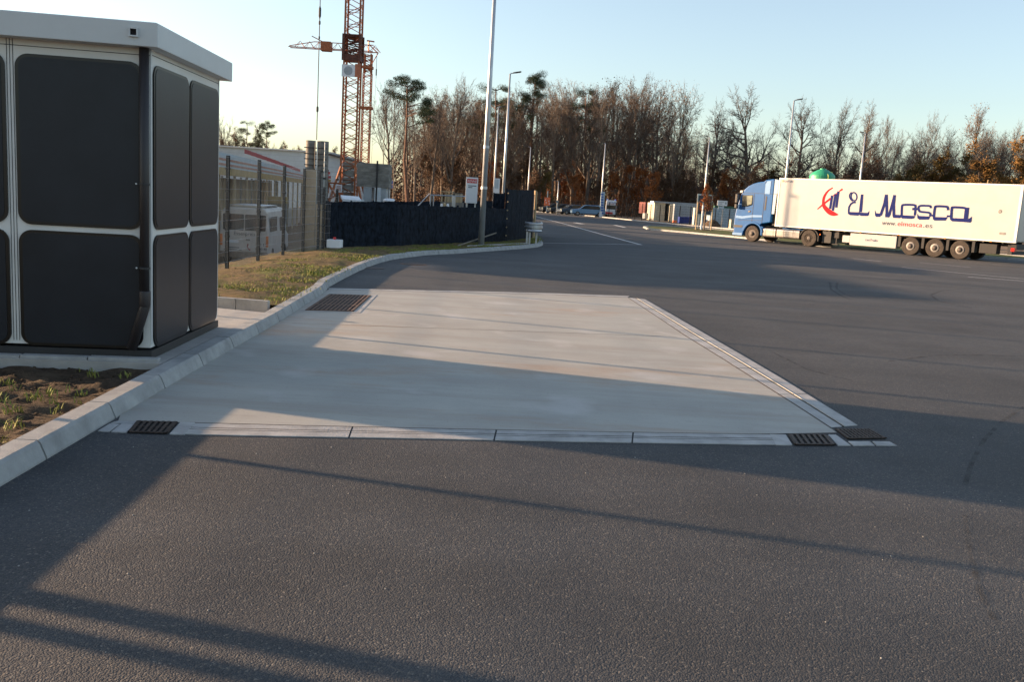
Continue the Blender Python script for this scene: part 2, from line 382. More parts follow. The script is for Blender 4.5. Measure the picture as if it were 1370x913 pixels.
struct('kerb', kerb(KL[:8], 1.0), 'kerb_stone')
struct('kerb', kerb(KL[7:-4], .9), 'kerb_stone')
struct('kerb', kerb(KL[-5:], 2.0), 'kerb_stone')
# far side of the road
FK = [Vector((-30, 152, 0)), G(700, 282.6), G(712, 283.3), G(760, 286.9), G(805, 291.0), G(850, 295.6), G(920, 302.2), G(979.6, 307.5), G(1100, 319.5), G(1250, 334), G(1420, 350)]
FK = [Vector((p.x, p.y, 0)) for p in FK]; FK.append(Vector((60, 20, 0)) if FK[-1].y > 22 else FK[-1]+Vector((20, -10, 0)))
struct('far_kerb', kerb(FK, 2.0, 1, .12, .2), 'kerb_stone')
# asphalt sheet
KLs = [Vector((-2.6, -60, 0))] + KL
asph = [p for p in KLs] + [Vector((-30, 151.8, 0))] + FK[1:] + [Vector((150, -60, 0))]
struct('asphalt_road', poly_sheet(asph, 0), 'asphalt')
# terrain: one sheet to the horizon; the building site lies lower
GF = [G(437, 331, .08), G(530, 331.5, .08), G(600, 329.3, .08), G(675.7, 324.7, .08), G(711.0, 320.3, .08)]
FX = [(G(303.5, 361, .05), 208), (G(345, 349.5, .05), 214), (G(378.3, 342.5, .05), 221), (G(405, 337, .05), 225.5), (G(425.2, 333.5, .05), 228)]
def terr(x, y):
    z = -.06
    edge = -6.15 if y < 28 else lerp(-6.15, -10, min(1, (y-28)/40))
    z -= 1.45*sstep(0, 1.5, edge-x)*(1-sstep(115, 150, y))
    if y > 150: z += .2*sstep(150, 175, y)*1.0
    return z
xs = [-900, -400, -200, -120, -80, -60, -45, -35, -28, -22, -18, -15, -13, -11.5, -10.5, -9.8, -9, -8.4, -7.8, -7.5, -7.2, -6.9, -6.6, -6.35, -6.1, -5, -3, 0, 5, 20, 60, 120, 250, 500, 1200]
ys = [-300, -60, -10, 0, 10, 20, 30, 40, 50, 60, 75, 90, 105, 115, 122, 130, 140, 150, 165, 185, 220, 300, 500, 1000, 2500]
mb = MB(); mb.v = [(x, y, terr(x, y)) for y in ys for x in xs]
nxx = len(xs)
for j in range(len(ys)-1):
    for i in range(nxx-1):
        mb.f.append((j*nxx+i, j*nxx+i+1, (j+1)*nxx+i+1, (j+1)*nxx+i)); mb.m.append(1 if ys[j] >= 150 else 0)
struct('ground', mb, ['site_sand', 'forest_floor'])
# strip of forest floor / car park beyond the far kerb
fs_ = []
for p, n_ in zip(FK, lefts(FK)): fs_.append(p+n_*.22)
back = [p+Vector((10, 45, 0)) for p in fs_][::-1]
struct('gravel_yard', poly_sheet(fs_+back, .03), 'site_sand')
# verge between kerb and fences
KI = [p+n_*.17 for p, n_ in zip(KL, lefts(KL))]
kin = [p for p in KI if p.y > 12.3][:-4]
kin = [Vector((-3.24, 12.3, 0))]+kin
fin = [Vector((-6.2, 12.3, 0)), Vector((-6.2, 18, 0)), Vector((-6.1, 24, 0)), Vector((GF[0].x-.3, GF[0].y+.8, 0)), Vector((GF[1].x-1, GF[1].y+2, 0)), Vector((GF[2].x-1, GF[2].y+2.5, 0)), Vector((GF[3].x-1, GF[3].y+3, 0)), Vector((-.5, 40, 0)), Vector((-.5, 46, 0))]
K2 = resample(kin, n=150); F2 = resample(fin, n=150); mb = MB(); nv = 36
vergez = {}
for i in range(151):
    for j in range(nv+1):
        t = j/nv; p = K2[i].lerp(F2[i], t)
        q = noise.fractal(Vector((p.x*1.7, p.y*1.7, 3)), 1, 2, 4)
        z = .105 + .03*sstep(0, .2, t) + .035*q*sstep(0, .12, t) - .10*sstep(.45, 1, t)
        mb.v.append((p.x, p.y, z))
for i in range(150):
    for j in range(nv):
        a = i*(nv+1)+j; mb.f.append((a, a+1, a+nv+2, a+nv+1)[::-1]); mb.m.append(0)
struct('verge_soil', mb, 'verge_soil', smooth=True)
# soil bed in front of the kiosk
mb = MB(); n1, n2 = 110, 90
bx0, bx1, by0, by1 = -9.0, -2.86, -1.0, 7.86
for i in range(n1+1):
    for j in range(n2+1):
        y = lerp(by0, by1, i/n1); xr = -2.62-.035*y*1.0-.165; x = lerp(xr, bx0, (j/n2)**1.5)
        q = noise.fractal(Vector((x*3.1, y*3.1, 9)), .9, 2, 5); e = sstep(0, .3, xr-x)
        mb.v.append((x, y, .068+.035*q*e-.03*e+.02*noise.noise(Vector((x*9, y*9, 1)))*e))
for i in range(n1):
    for j in range(n2):
        a = i*(n2+1)+j; mb.f.append((a, a+n2+1, a+n2+2, a+1)[::-1]); mb.m.append(0)
struct('soil_bed', mb, 'soil', smooth=True)
# grass tufts (uncountable) on verge and bed
random.seed(11)
mb = MB()
def tuft(p, h, n, spread):
    for _ in range(n):
        a = random.uniform(0, 6.28); b = p+Vector((random.gauss(0, spread), random.gauss(0, spread), 0)); l = h*random.uniform(.4, 1.1); w = random.uniform(.002, .005)*(1+p.y*.05)
        d = Vector((math.cos(a), math.sin(a), 0)); s_ = Vector((-d.y, d.x, 0))*w; m1 = b+d*l*.25+Vector((0, 0, l*.6)); tp = b+d*l*random.uniform(.5, .9)+Vector((0, 0, l*.8))
        mb.add([b-s_, b+s_, m1+s_*.7, m1-s_*.7, tp], [(0, 1, 2, 3), (3, 2, 4)])
for _ in range(5200):
    i = random.random(); j = random.random(); a = K2[int(i*150)].lerp(F2[int(i*150)], j*.8+.01)
    if noise.noise(Vector((a.x*.9, a.y*.9, 0))) > -.12: tuft(Vector((a.x, a.y, .115-.1*sstep(.45, 1, j))), random.uniform(.03, .08), 9, .10)
for _ in range(420):
    y = random.uniform(3.5, 7.7); x = -2.62-.035*y-.2-random.random()**1.2*3.4
    if noise.noise(Vector((x*1.6, y*1.6, 5))) > .05: tuft(Vector((x, y, .05)), .08, random.randint(3, 9), .02)
tag(obj('grass', mb, 'grass'), 'sparse low green grass sprouting from the soil of the verge', 'grass', kind='stuff')
# pebbles / clods on bed
mb = MB()
for _ in range(1400):
    if random.random() < .7: y = random.uniform(3.5, 7.75); x = -2.62-.035*y-.2-random.random()*3; z = .045
    else:
        i = int(random.random()*150); p = K2[i].lerp(F2[i], random.random()*.7+.02); x, y = p.x, p.y; z = .11
    r = random.uniform(.004, .018)
    mb.lathe((x, y, z), (random.gauss(0, .3), random.gauss(0, .3), 1), [(r*.5, -r*.3), (r, 0), (r*.8, r*.4), (r*.3, r*.6)], 6)
tag(obj('clods', mb, 'soil'), 'small brown earth clods and pebbles scattered over the bare soil', 'earth clods', kind='stuff')
mb = MB()
for _ in range(90):
    x = random.uniform(-2.5, 5); y = random.uniform(2.9, 9)
    r = random.uniform(.002, .0045); mb.lathe((x, y, .0), (0, 0, 1), [(r, 0), (r*1.1, r*.6), (r*.5, r)], 5)
tag(obj('grit', mb, 'paving'), 'tiny pale grit specks scattered on the dark asphalt', 'grit', kind='stuff')
mat('slot_shade_dirt', (.13, .125, .115), .9, 0, .4, 8)  # dark tone painted flat for groove shade and dirt
# ---- concrete wash slab and its channels
sl_in = [G(*p) for p in ((158, 564.6), (257, 566.6), (390, 570), (520, 573), (760, 578), (1000, 581.8), (1116, 582.5))]
sl_out = [G(*p) for p in ((129, 578), (210, 581.5), (295, 584), (400, 586), (520, 587.8), (760, 592.6), (1000, 596.4), (1130, 597.5), (1203, 598.5))]
rt_in = [G(*p) for p in ((1139, 591.5), (1110, 573.5), (1062, 542), (1007.7, 507.5), (960, 477), (915.7, 449.7), (875, 422), (839.5, 398.6))]
rt_out = [G(*p) for p in ((1203, 598.5), (1149.7, 570.6), (1100, 540), (1049.8, 508.8), (1000, 479.4), (950, 450.5), (905, 424.5), (864, 401.2))]
rt_slot = [G(*p) for p in ((1146, 579), (1128.7, 568), (1060, 525), (1032.7, 508.8), (963, 468), (926, 445.7), (890, 422), (856.5, 401))]
bk = [G(*p) for p in ((839.5, 398.6), (740, 394.8), (640, 392.3), (540, 390.3), (440, 387.8), (432, 391))]
lf = [G(*p) for p in ((374, 431.3), (330.2, 457), (299.6, 474.2), (219.3, 521.8), (160.9, 556.9))]
slab = sl_in[:-1] + [G(1120, 580)] + rt_in[2:] + bk[1:] + lf
struct('concrete_slab', poly_sheet(slab, .005), 'slab_concrete')
rear = [G(*p) for p in ((439, 386.2), (540, 388.6), (640, 390.6), (740, 393.1), (842, 396.8))]
mb = MB(); r2 = [rear[i].lerp(rear[i+1], t) for i in range(4) for t in (0, .5)]+[rear[-1]]; b2 = resample(bk[:-1], n=8)[::-1]
for i in range(8): mb.add([(b2[i].x, b2[i].y, .009), (b2[i+1].x, b2[i+1].y, .009), (r2[i+1].x, r2[i+1].y, .009), (r2[i].x, r2[i].y, .009)], [(0, 1, 2, 3)])
struct('slab_edge_strip', mb, 'channel_concrete')
def strip(name, A, B, cuts, z, label, joints, N=24):
    A = resample(A, n=N); B = resample(B, n=N); t_ = thing(name, label, 'drainage channel', (A[0].x, A[0].y, 0))
    off = t_.location; segs = joints
    for k, (c0, c1, zz, mt, nm) in enumerate(cuts):
        mb = MB()
        for ja, jb in zip(segs, segs[1:]):
            n_ = 8; g = .004
            for q in range(n_):
                f0 = lerp(ja, jb, q/n_)+(g if q == 0 else 0)*.3; f1 = lerp(ja, jb, (q+1)/n_)-(g if q == n_-1 else 0)*.3
                def at(P, f): f = min(max(f*N, 0), N-1e-6); i = int(f); return P[i].lerp(P[i+1], f-i)
                a0, a1, b0, b1 = at(A, f0), at(A, f1), at(B, f0), at(B, f1)
                P = [a0.lerp(b0, c0), a1.lerp(b1, c0), a1.lerp(b1, c1), a0.lerp(b0, c1)]
                lo = [(p.x, p.y, .001) for p in P]; hi = [(p.x, p.y, zz) for p in P]
                fs = [(4, 5, 6, 7), (0, 1, 5, 4), (2, 3, 7, 6)]
                if q == 0: fs.append((3, 0, 4, 7))
                if q == n_-1: fs.append((1, 2, 6, 5))
                # orientation
                if (P[1]-P[0]).cross(P[3]-P[0]).z < 0: fs = [f[::-1] for f in fs]
                mb.add(lo+hi, fs)
        obj(nm, mb, mt, t_, off)
    return t_
fa = sl_in; fb = sl_out[:-1]
strip('drainage_channel', sl_in, [G(150, 579.5)]+sl_out[1:-2]+[G(1119, 597.4)],
      [(0.0, .07, .0062, 'cast_iron', 'joint'), (.07, .40, .0075, 'channel_concrete', 'channel_edge'), (.40, .47, .0072, 'slot_shade_dirt', 'slot'), (.47, .56, .0078, 'channel_concrete', 'channel_bed'), (.56, .61, .0072, 'slot_shade_dirt', 'slot'), (.61, .97, .0078, 'channel_concrete', 'channel_edge')],  # slots are flat strips, their depth shade put into the colour
      .01, 'long straight concrete drainage channel along the near edge of the slab', [.088, .30, .495, .69, .917])
strip('drainage_channel', rt_in[1:], rt_out[1:],
      [(0.0, .06, .0058, 'cast_iron', 'joint'), (.06, .42, .0066, 'channel_concrete', 'channel_edge'), (.42, .455, .0062, 'slot_shade_dirt', 'painted_slot_shade'), (.455, .50, .0062, 'dark_slot', 'slot'), (.50, .525, .0125, 'channel_concrete', 'raised_edge'), (.525, .95, .0085, 'channel_concrete', 'channel_edge')],  # slot shadow and slot depth painted as flat dark strips
      .01, 'slotted concrete drainage channel running away along the right side of the slab', [0, .13, .27, .41, .55, .69, .84, 1.0])
def grate(name, P, nb, along, label, m1, rows=0, group=None):
    # P: four ground corners a,b,c,d (a->b across, a->d along)
    a, b, c, d = [Vector((p.x, p.y, 0)) for p in P]; t_ = thing(name, label, 'drain grate', a)
    mb = MB(); z0 = .006
    mb.add([(p.x, p.y, z0) for p in (a, b, c, d)], [(0, 1, 2, 3)]); q = obj('painted_pit', mb, 'dark_slot', t_, a)  # flat near-black sheet paints the shade of the cavity under the bars
    mb = MB()
    for p0, p1, s1, s0 in ((a, b, d, c), (d, c, a, b), (a, d, b, c), (b, c, a, d)):
        w = .022; iw0 = (s1-p0).normalized()*w; iw1 = (s0-p1).normalized()*w
        mb.prism([(0, 0), (1, 0), (1, 1), (0, 1)], (p0.x, p0.y, z0+.002), (p1-p0), iw0, (0, 0, .006))
    obj('frame', mb, m1, t_, a)
    mb = MB()
    for i in range(nb):
        f = (i+.5)/nb; w = .25/nb
        if along:
            p0, p1 = a.lerp(b, f-w), d.lerp(c, f-w); q0, q1 = a.lerp(b, f+w), d.lerp(c, f+w)
        else:
            p0, p1 = a.lerp(d, f-w), b.lerp(c, f-w); q0, q1 = a.lerp(d, f+w), b.lerp(c, f+w)
        mb.add([(p.x, p.y, z0+.004) for p in (p0, p1, q1, q0)]+[(p.x, p.y, z0+.010) for p in (p0, p1, q1, q0)],
               [(4, 5, 6, 7), (0, 1, 5, 4), (1, 2, 6, 5), (2, 3, 7, 6), (3, 0, 4, 7)])
    for i in range(rows):
        f = (i+1)/(rows+1); w = .018
        if along: p0, p1, q1, q0 = a.lerp(d, f-w), b.lerp(c, f-w), b.lerp(c, f+w), a.lerp(d, f+w)
        else: p0, p1, q1, q0 = a.lerp(b, f-w), d.lerp(c, f-w), d.lerp(c, f+w), a.lerp(b, f+w)
        mb.add([(p.x, p.y, z0+.005) for p in (p0, p1, q1, q0)]+[(p.x, p.y, z0+.008) for p in (p0, p1, q1, q0)], [(4, 5, 6, 7), (0, 1, 5, 4), (1, 2, 6, 5), (2, 3, 7, 6), (3, 0, 4, 7)])
    obj('grate_bars', mb, m1, t_, a); return t_
grate('drain_grate', [G(408, 415.9), G(472.9, 417.7), G(496.5, 396.3), G(440.4, 394.5)], 11, True, 'large rusty bar grate at the rear left corner of the slab beside the kerb', 'rust_iron', 2)
grate('drain_grate', [G(171, 580.5), G(224, 582), G(238, 566.8), G(183, 565.5)], 7, True, 'small dark slotted grate at the left end of the near channel', 'cast_iron', 1)
grate('drain_grate', [G(1063, 597), G(1118, 597.3), G(1106, 583.5), G(1054, 583)], 7, True, 'small dark slotted grate at the right end of the near channel', 'cast_iron', 1)
grate('drain_grate', [G(1134, 589), G(1186, 588.2), G(1164, 575.8), G(1117, 576)], 10, True, 'dark grate at the foot of the right hand slotted channel', 'cast_iron', 3)
# cut cast pieces round the grates
def blocks(name, quads, z, mt):
    mb = MB()
    for Q in quads:
        P = [G(*q) for q in Q]; mb.add([(p.x, p.y, 0.001) for p in P]+[(p.x, p.y, z) for p in P], [(4, 5, 6, 7), (0, 1, 5, 4), (1, 2, 6, 5), (2, 3, 7, 6), (3, 0, 4, 7)])
    return struct(name, mb, mt)
blocks('channel_setts', [[(131, 578.2), (146, 579), (160, 569.5), (147, 568.5)], [(149, 579.3), (169, 580.2), (181, 569), (163, 568.2)], [(148.5, 567.6), (181, 568.2), (183, 565.3), (158, 564.8)], [(227, 582.2), (247, 583), (261, 567.3), (241, 566.8)],
    [(1038, 596.8), (1060, 597), (1051, 583), (1030, 582.6)], [(1121, 597.4), (1138, 597.5), (1118, 583.2), (1108, 583.4)], [(1142, 597.6), (1170, 597.6), (1163, 592), (1135, 592)], [(1173, 597.6), (1200, 598), (1190, 592.5), (1167, 592)]], .0085, 'channel_concrete')
Pq = [G(*q) for q in ((400, 417.2), (481.5, 419.5), (504.5, 395.4), (500.5, 395.2), (477, 418.3), (406.5, 416.6))]
mb = MB(); mb.add([(p.x, p.y, .0085) for p in Pq], [(0, 1, 4, 5), (1, 2, 3, 4)]); struct('grate_surround', mb, 'channel_concrete')
# thin saw joint lines on slab
mb = MB()
for (u0, v0), (u1, v1), w in [((390, 433), (905, 451.5), .006), ((436, 407.0), (845, 402.6), .0)]:
    if w:
        a, b = G(u0, v0), G(u1, v1); n_ = Vector((0, w, 0)); mb.add([(a.x, a.y-w, .0075), (b.x, b.y-w, .0075), (b.x, b.y+w, .0075), (a.x, a.y+w, .0075)], [(0, 1, 2, 3)])
struct('slab_joint', mb, 'cast_iron')
# painted lines
def linepts(P, w, z=.004, m='paint_line'):
    mb = MB(); P = [Vector((p.x, p.y, 0)) for p in P]; nn = lefts(P)
    for i in range(len(P)-1):
        a, b, na, nb = P[i], P[i+1], nn[i]*w/2, nn[i+1]*w/2
        q = [a-na, b-nb, b+nb, a+na]; mb.add([(p.x, p.y, z) for p in q], [(0, 1, 2, 3)])
    return mb
allm = MB()
for pts, w in [([(858, 327.8), (800, 312.2), (760, 301), (718, 290), (708, 287)], .14), ([(727, 325.3), (857, 327.5)], .10), ([(769, 298), (779.5, 299.8)], .45), ([(822, 301.2), (836, 304.4)], .3),
               ([(1207, 357.8), (1290, 366), (1370, 373.5), (1440, 380)], .10), ([(1295, 370.8), (1370, 376.3), (1430, 381)], .10), ([(1140, 345.8), (1180, 350)], .10), ([(1230, 351.5), (1300, 358)], .08)]:
    q = linepts([G(*p) for p in pts], w); allm.add(q.v, q.f)
struct('road_markings', allm, 'paint_line')
# tyre marks: faint darker arcs
def skid(name, pts, w, m):
    P = resample([G(*p) for p in pts], n=24); return linepts(P, w, .0035, m)
mat('tyre_mark', (.030, .031, .033), .75, 0, .3, 2)
m_ = MT['tyre_mark']; n_ = m_.node_tree.nodes; q_ = n_.new('ShaderNodeTexNoise'); q_.inputs['Scale'].default_value = 7; q_.inputs['Detail'].default_value = 6; w_ = n_.new('ShaderNodeMapRange'); w_.inputs[1].default_value = .38; w_.inputs[2].default_value = .72; w_.inputs[4].default_value = .55
c_ = n_.new('ShaderNodeTexCoord'); m_.node_tree.links.new(c_.outputs['Object'], q_.inputs['Vector']); m_.node_tree.links.new(q_.outputs[0], w_.inputs[0]); m_.node_tree.links.new(w_.outputs[0], n_['Principled BSDF'].inputs['Alpha'])
mm = MB()
for pts, w in [([(1370, 545), (1340, 565), (1316, 590), (1300, 620), (1291, 650)], .035), ([(1291, 690), (1297, 730), (1310, 790), (1330, 830)], .03), ([(1370, 477), (1310, 475.5), (1250, 476), (1190, 484)], .05),
               ([(1110, 378), (1112, 388), (1125, 396), (1140, 402)], .06), ([(1120, 378), (1119, 386), (1128, 393), (1142, 398)], .06), ([(1370, 388), (1300, 386), (1260, 389), (1245, 395), (1255, 403), (1300, 413)], .07),
               ([(1140, 510), (1080, 495), (1030, 470)], .04)]:
    q = skid('a', pts, w, 'tyre_mark'); mm.add(q.v, q.f)
struct('tyre_marks', mm, 'tyre_mark')
# manhole near far kerb
mh = G(553, 353.6); t_ = thing('manhole_cover', 'rusty round manhole cover in the asphalt near the curving kerb', 'manhole cover', (mh.x, mh.y, 0))
mb = MB(); mb.lathe((0, 0, 0), (0, 0, 1), [(.34, 0), (.34, .006), (.28, .0062)], 24); obj('frame', mb, 'rust_iron', t_)
mb = MB(); mb.lathe((0, 0, 0.0), (0, 0, 1), [(.27, .004), (.27, .009), (.05, .010)], 24)
for k in range(6): mb.box(-.2+k*.08-.012, -.2+k*.08+.012, -.16, .16, .010, .013)
obj('lid', mb, 'cast_iron', t_)
mb = MB(); q = G(497, 358.7); mb.lathe((q.x, q.y, 0), (0, 0, 1), [(.3, 0), (.3, .007), (.2, .009)], 20)
tag(obj('gully_cover', mb, 'cast_iron'), 'dark gully cover hard against the curve of the kerb', 'gully cover')
# island with grass
isf = [G(860, 304.6), G(866, 307.3), G(890, 309.6), G(920, 312.2), G(960, 316), G(993.6, 319.3), G(1060, 327), G(1140, 334), G(1250, 341), G(1372, 349)]
isb = [G(866, 303.4), G(905, 304.6), G(950, 307.8), G(1000, 312), G(1060, 318), G(1140, 326.5), G(1250, 335.5), G(1372, 344.5)]
isl = [Vector((p.x, p.y, 0)) for p in isf+isb[::-1]]
struct('island_kerb', kerb([Vector((p.x, p.y, 0)) for p in isb[::-1]]+[Vector((p.x, p.y, 0)) for p in isf], 1.0, 1, .12, .18), 'kerb_stone')
struct('island_grass', poly_sheet(isl, .09), 'island_grass')
# ================================================================== KIOSK
ZB = .15
C0 = G(201.6, 476, ZB)
RB = G(290, 434, ZB); dr_ = Vector((RB.x-C0.x, RB.y-C0.y, 0)); DEP = dr_.length; er = dr_.normalized()
LB = G(0, 469.2, ZB); ef = Vector((LB.x-C0.x, LB.y-C0.y, 0)).normalized()           # towards the left along the front
WID = 2.25; HT = 2.80-ZB
nf = Vector((-ef.y, ef.x, 0));  nf = nf if nf.y < 0 else -nf       # outward normal of the front
nr = Vector((er.y, -er.x, 0));  nr = nr if nr.x > 0 else -nr
Z = Vector((0, 0, 1)); kc = C0 + ef*WID/2 + er*DEP/2; kc.z = ZB
kio = thing('kiosk', 'dark panelled kiosk with a white flat roof standing on the kerb', 'kiosk', kc)
def KP(a, b, z): return C0*1.0 + ef*a + er*b + Z*(z-ZB)
mb = MB()
mb.obox(KP(0, 0, ZB+.07), ef*WID, er*DEP, Z*(2.86-ZB-.07)); obj('wall', mb, 'cream_metal', kio, kc)
mb = MB(); mb.obox(KP(-.012, -.012, ZB-.03), ef*(WID+.024), er*(DEP+.024), Z*.075); obj('plinth', mb, 'plinth', kio, kc)
mb = MB(); o1 = C0 + nf*.13 + nr*.12 - ef*0; 
q0 = KP(0, 0, 2.815) + nf*.14 + nr*.10
mb.obox(q0, ef*(WID+.28), er*(DEP+.24), Z*.197); 
rf = obj('roof', mb, 'white_metal', kio, kc, bevel=.006)
mb = MB(); mb.obox(KP(0, 0, 3.012)+nf*.12+nr*.08, ef*(WID+.24), er*(DEP+.20), Z*.006); obj('roof_trim', mb, 'white_metal', rf, kc)
def plate(name, org, ux, un, x0, x1, z0, z1, r, d0, d1, m, par):
    mb = MB(); mb.prism(rrect(x0, x1, z0, z1, r, 8), Vector((org.x, org.y, 0))+un*d0, ux, Z, un*(d1-d0)); return obj(name, mb, m, par, kc, smooth=False)
def zat(v, Y=C0.y): return RY(201, v, Y).z
rows = [(ZB+.06, 1.225), (1.272, 2.70)]
cols_f = [(.06, 1.085), (1.165, 2.18)]
cols_r = [(.055, DEP/2-.018), (DEP/2+.018, DEP-.05)]
for z0, z1 in rows:
    for a0, a1 in cols_f:
        g = plate('panel_gasket', C0, ef, nf, a0, a1, z0, z1, .11, .001, .016, 'gasket', kio)
        plate('dark_panel', C0, ef, nf, a0+.030, a1-.030, z0+.026, z1-.026, .082, .016, .020, 'panel_dark', g)
    for a0, a1 in cols_r:
        g = plate('panel_gasket', C0, er, nr, a0, a1, z0, z1, .11, .001, .016, 'gasket', kio)
        plate('dark_panel', C0, er, nr, a0+.030, a1-.030, z0+.026, z1-.026, .082, .016, .020, 'panel_dark', g)
# mullion seams
mb = MB()
for a in (1.100, 1.124, 1.148): mb.obox(KP(a, 0, ZB+.1)+nf*.0005, ef*.004, nf*.003, Z*2.62)
mb.obox(KP(.0, 0, 2.76)+nf*.0005, ef*WID, nf*.003, Z*.005); mb.obox(KP(0, 0, 2.77)+nr*.0005, er*DEP, nr*.003, Z*.005)
obj('wall_seam', mb, 'plinth', kio, kc)
# white corner angle
mb = MB(); mb.obox(KP(0, 0, ZB+.1)+nr*.0, er*.035, nr*.006, Z*2.6); mb.obox(KP(0, DEP-.03, ZB+.1), er*.03, nr*.006, Z*2.6); obj('corner_trim', mb, 'white_metal', kio, kc)
# downpipe with kicked outlet, brackets
dp = C0 + ef*.035 + nf*.055; mb = MB()
mb.tube([Vector((dp.x, dp.y, .62)), Vector((dp.x, dp.y, 2.815))], .040, 16); pipe = obj('downpipe', mb, 'pipe_brown', kio, kc, smooth=True)
mb = MB(); o2 = dp+ef*.10+nf*.06; mb.tube([Vector((dp.x, dp.y, .66)), Vector((dp.x, dp.y, .60)), Vector((o2.x, o2.y, .22))], [.045, .044, .044], 16); obj('outlet', mb, 'pipe_brown', pipe, kc, smooth=True)
mb = MB(); mb.lathe((dp.x, dp.y, .60), Z, [(.044, 0), (.047, .01), (.047, .13), (.044, .14)], 16); obj('sleeve', mb, 'pipe_brown', pipe, kc, smooth=True)
for zz in (1.66, .93):
    mb = MB(); mb.lathe((dp.x, dp.y, zz), Z, [(.043, 0), (.045, .002), (.045, .02), (.043, .022)], 16); mb.obox(Vector((dp.x, dp.y, zz+.005))+ef*.04, ef*.03, nf*.006, Z*.012)
    obj('pipe_bracket', mb, 'plinth', pipe, kc)
    mb = MB(); p = Vector((dp.x, dp.y, zz+.011))+ef*.066+nf*.006; mb.lathe(p, nf, [(.008, 0), (.008, .008), (.003, .010)], 8); obj('bolt', mb, 'white_metal', pipe, kc)
# overflow spout in the fascia
fr = KP(0, 0, 0)+nf*.14; fr.z = 0
mb = MB(); so0 = fr+ef*.055; 
for dx, dz, wx, wz in ((-.0, 2.885, .075, .012), (0, 2.948, .075, .012), (0, 2.897, .012, .051), (.063, 2.897, .012, .051)):
    mb.obox(so0+ef*dx+Z*dz, ef*wx, nf*.035, Z*wz)
obj('overflow_spout', mb, 'white_metal', kio, kc)
mb = MB(); mb.obox(so0+ef*.012+Z*2.897, ef*.051, nf*.012, Z*.051); obj('painted_spout_dark', mb, 'dark_slot', kio, kc)  # near-black plug paints the shade inside the spout
# concrete floor and edging stones
far_e = G(358, 409, .13)
base = [C0+nr*.02, ]
P = [Vector((-3.02-.03, 7.86, 0)), G(358, 409, .13), Vector((-5.9, G(290, 404.5, .13).y, 0)), Vector((-5.9, 7.86, 0))]
P[0] = Vector((KI[0].x, 0, 0))
ki = [p for p in KI if 7.9 < p.y < far_e.y+.3]
P = [Vector((p.x-.025, p.y, 0)) for p in resample([Vector((-3.06, 7.88, 0))]+ki, n=12)] + [Vector((-5.9, G(290, 404, .13).y, 0)), Vector((-5.9, 7.45, 0)), Vector((-3.1, 7.84, 0))]
mb = MB(); pl_ = [(p.x, p.y) for p in P]; mb.prism(pl_, (0, 0, -.05), (1, 0, 0), (0, 1, 0), (0, 0, .165)); struct('kiosk_floor', mb, 'paving')
s0 = C0+nf*.135; s0.z = 0
xs_ = [-.10, .50, 1.06, 1.62, 2.2]
for i in range(4):
    mb = MB(); a0, a1 = xs_[i]+.004, xs_[i+1]-.004; zt = .145-.004*i; mb.obox(Vector((s0.x, s0.y, -.08))+ef*a0, ef*(a1-a0), nf*-.10, Z*(zt+.08))
    e = obj('edging_stone', mb, 'kerb_stone', bevel=.008); tag(e, ['grey concrete edging block at the kiosk corner, soil stained and nearest the kerb', 'grey concrete edging block under the middle of the kiosk front', 'short grey edging block further left under the kiosk front', 'grey edging block at the left end of the row under the kiosk'][i], 'edging stone', 'edging stones under the kiosk')
a = G(358, 408.5, .13); b = G(288, 403.0, .13); t1 = Vector((b.x-a.x, b.y-a.y, 0)).normalized(); n1_ = Vector((-t1.y, t1.x, 0)); n1_ = n1_ if n1_.y > 0 else -n1_
for k, (c0, c1) in enumerate(((0, .45), (.458, 1.46))):
    mb = MB(); mb.obox(Vector((a.x, a.y, 0))+t1*c0, t1*(c1-c0), n1_*.08, Z*.185); e = obj('edging_stone', mb, 'kerb_stone', bevel=.006)
    tag(e, ['short pale edging block at the back of the kiosk paving beside the kerb', 'long pale edging block between the paving behind the kiosk and the verge'][k], 'edging stone', 'edging stones behind the kiosk')
# ================================================================== MESH FENCE
posts = []
for (g, vt), (u, _) in zip(FX, ((303.5, 0), (345, 0), (378.3, 0), (405, 0), (425.2, 0))):
    posts.append((g.x, g.y, RY(u+.8, vt, g.y).z))
nearp = [(-5.62, 4.18, 2.3, .05), (-5.62, 4.41, 2.3, .062), (-5.62, 6.46, 2.25, .03), (-5.62, 8.96, 2.25, .03), (-5.62, 11.4, 2.25, .03), (-5.62, 14.1, 2.25, .03)]
allp = [(x, y, z, r) for x, y, z, r in nearp]+[(x, y, z, .032) for x, y, z in posts]
allp += [(GF[0].x-.05, GF[0].y-.3, 1.75, .032), (GF[0].x+.15, GF[0].y+.5, 1.72, .032)]
mf = thing('mesh_fence', 'dark double wire mesh fence on black posts beside the grass verge', 'fence', (allp[0][0], allp[0][1], 0)); mo = mf.location.copy()
for x, y, z, r in allp:
    mb = MB(); mb.box(x-r, x+r, y-r, y+r, -.25, z)
    p = obj('gate_post' if r > .045 else 'post', mb, 'fence_dark', mf, mo, bevel=.004)
    if y > 12:
        mb = MB()
        for q in range(5): mb.box(x-r-.012, x+r+.012, y-.02, y+.02, .25+q*.43, .29+q*.43)
        obj('clamp', mb, 'black', p, mo)
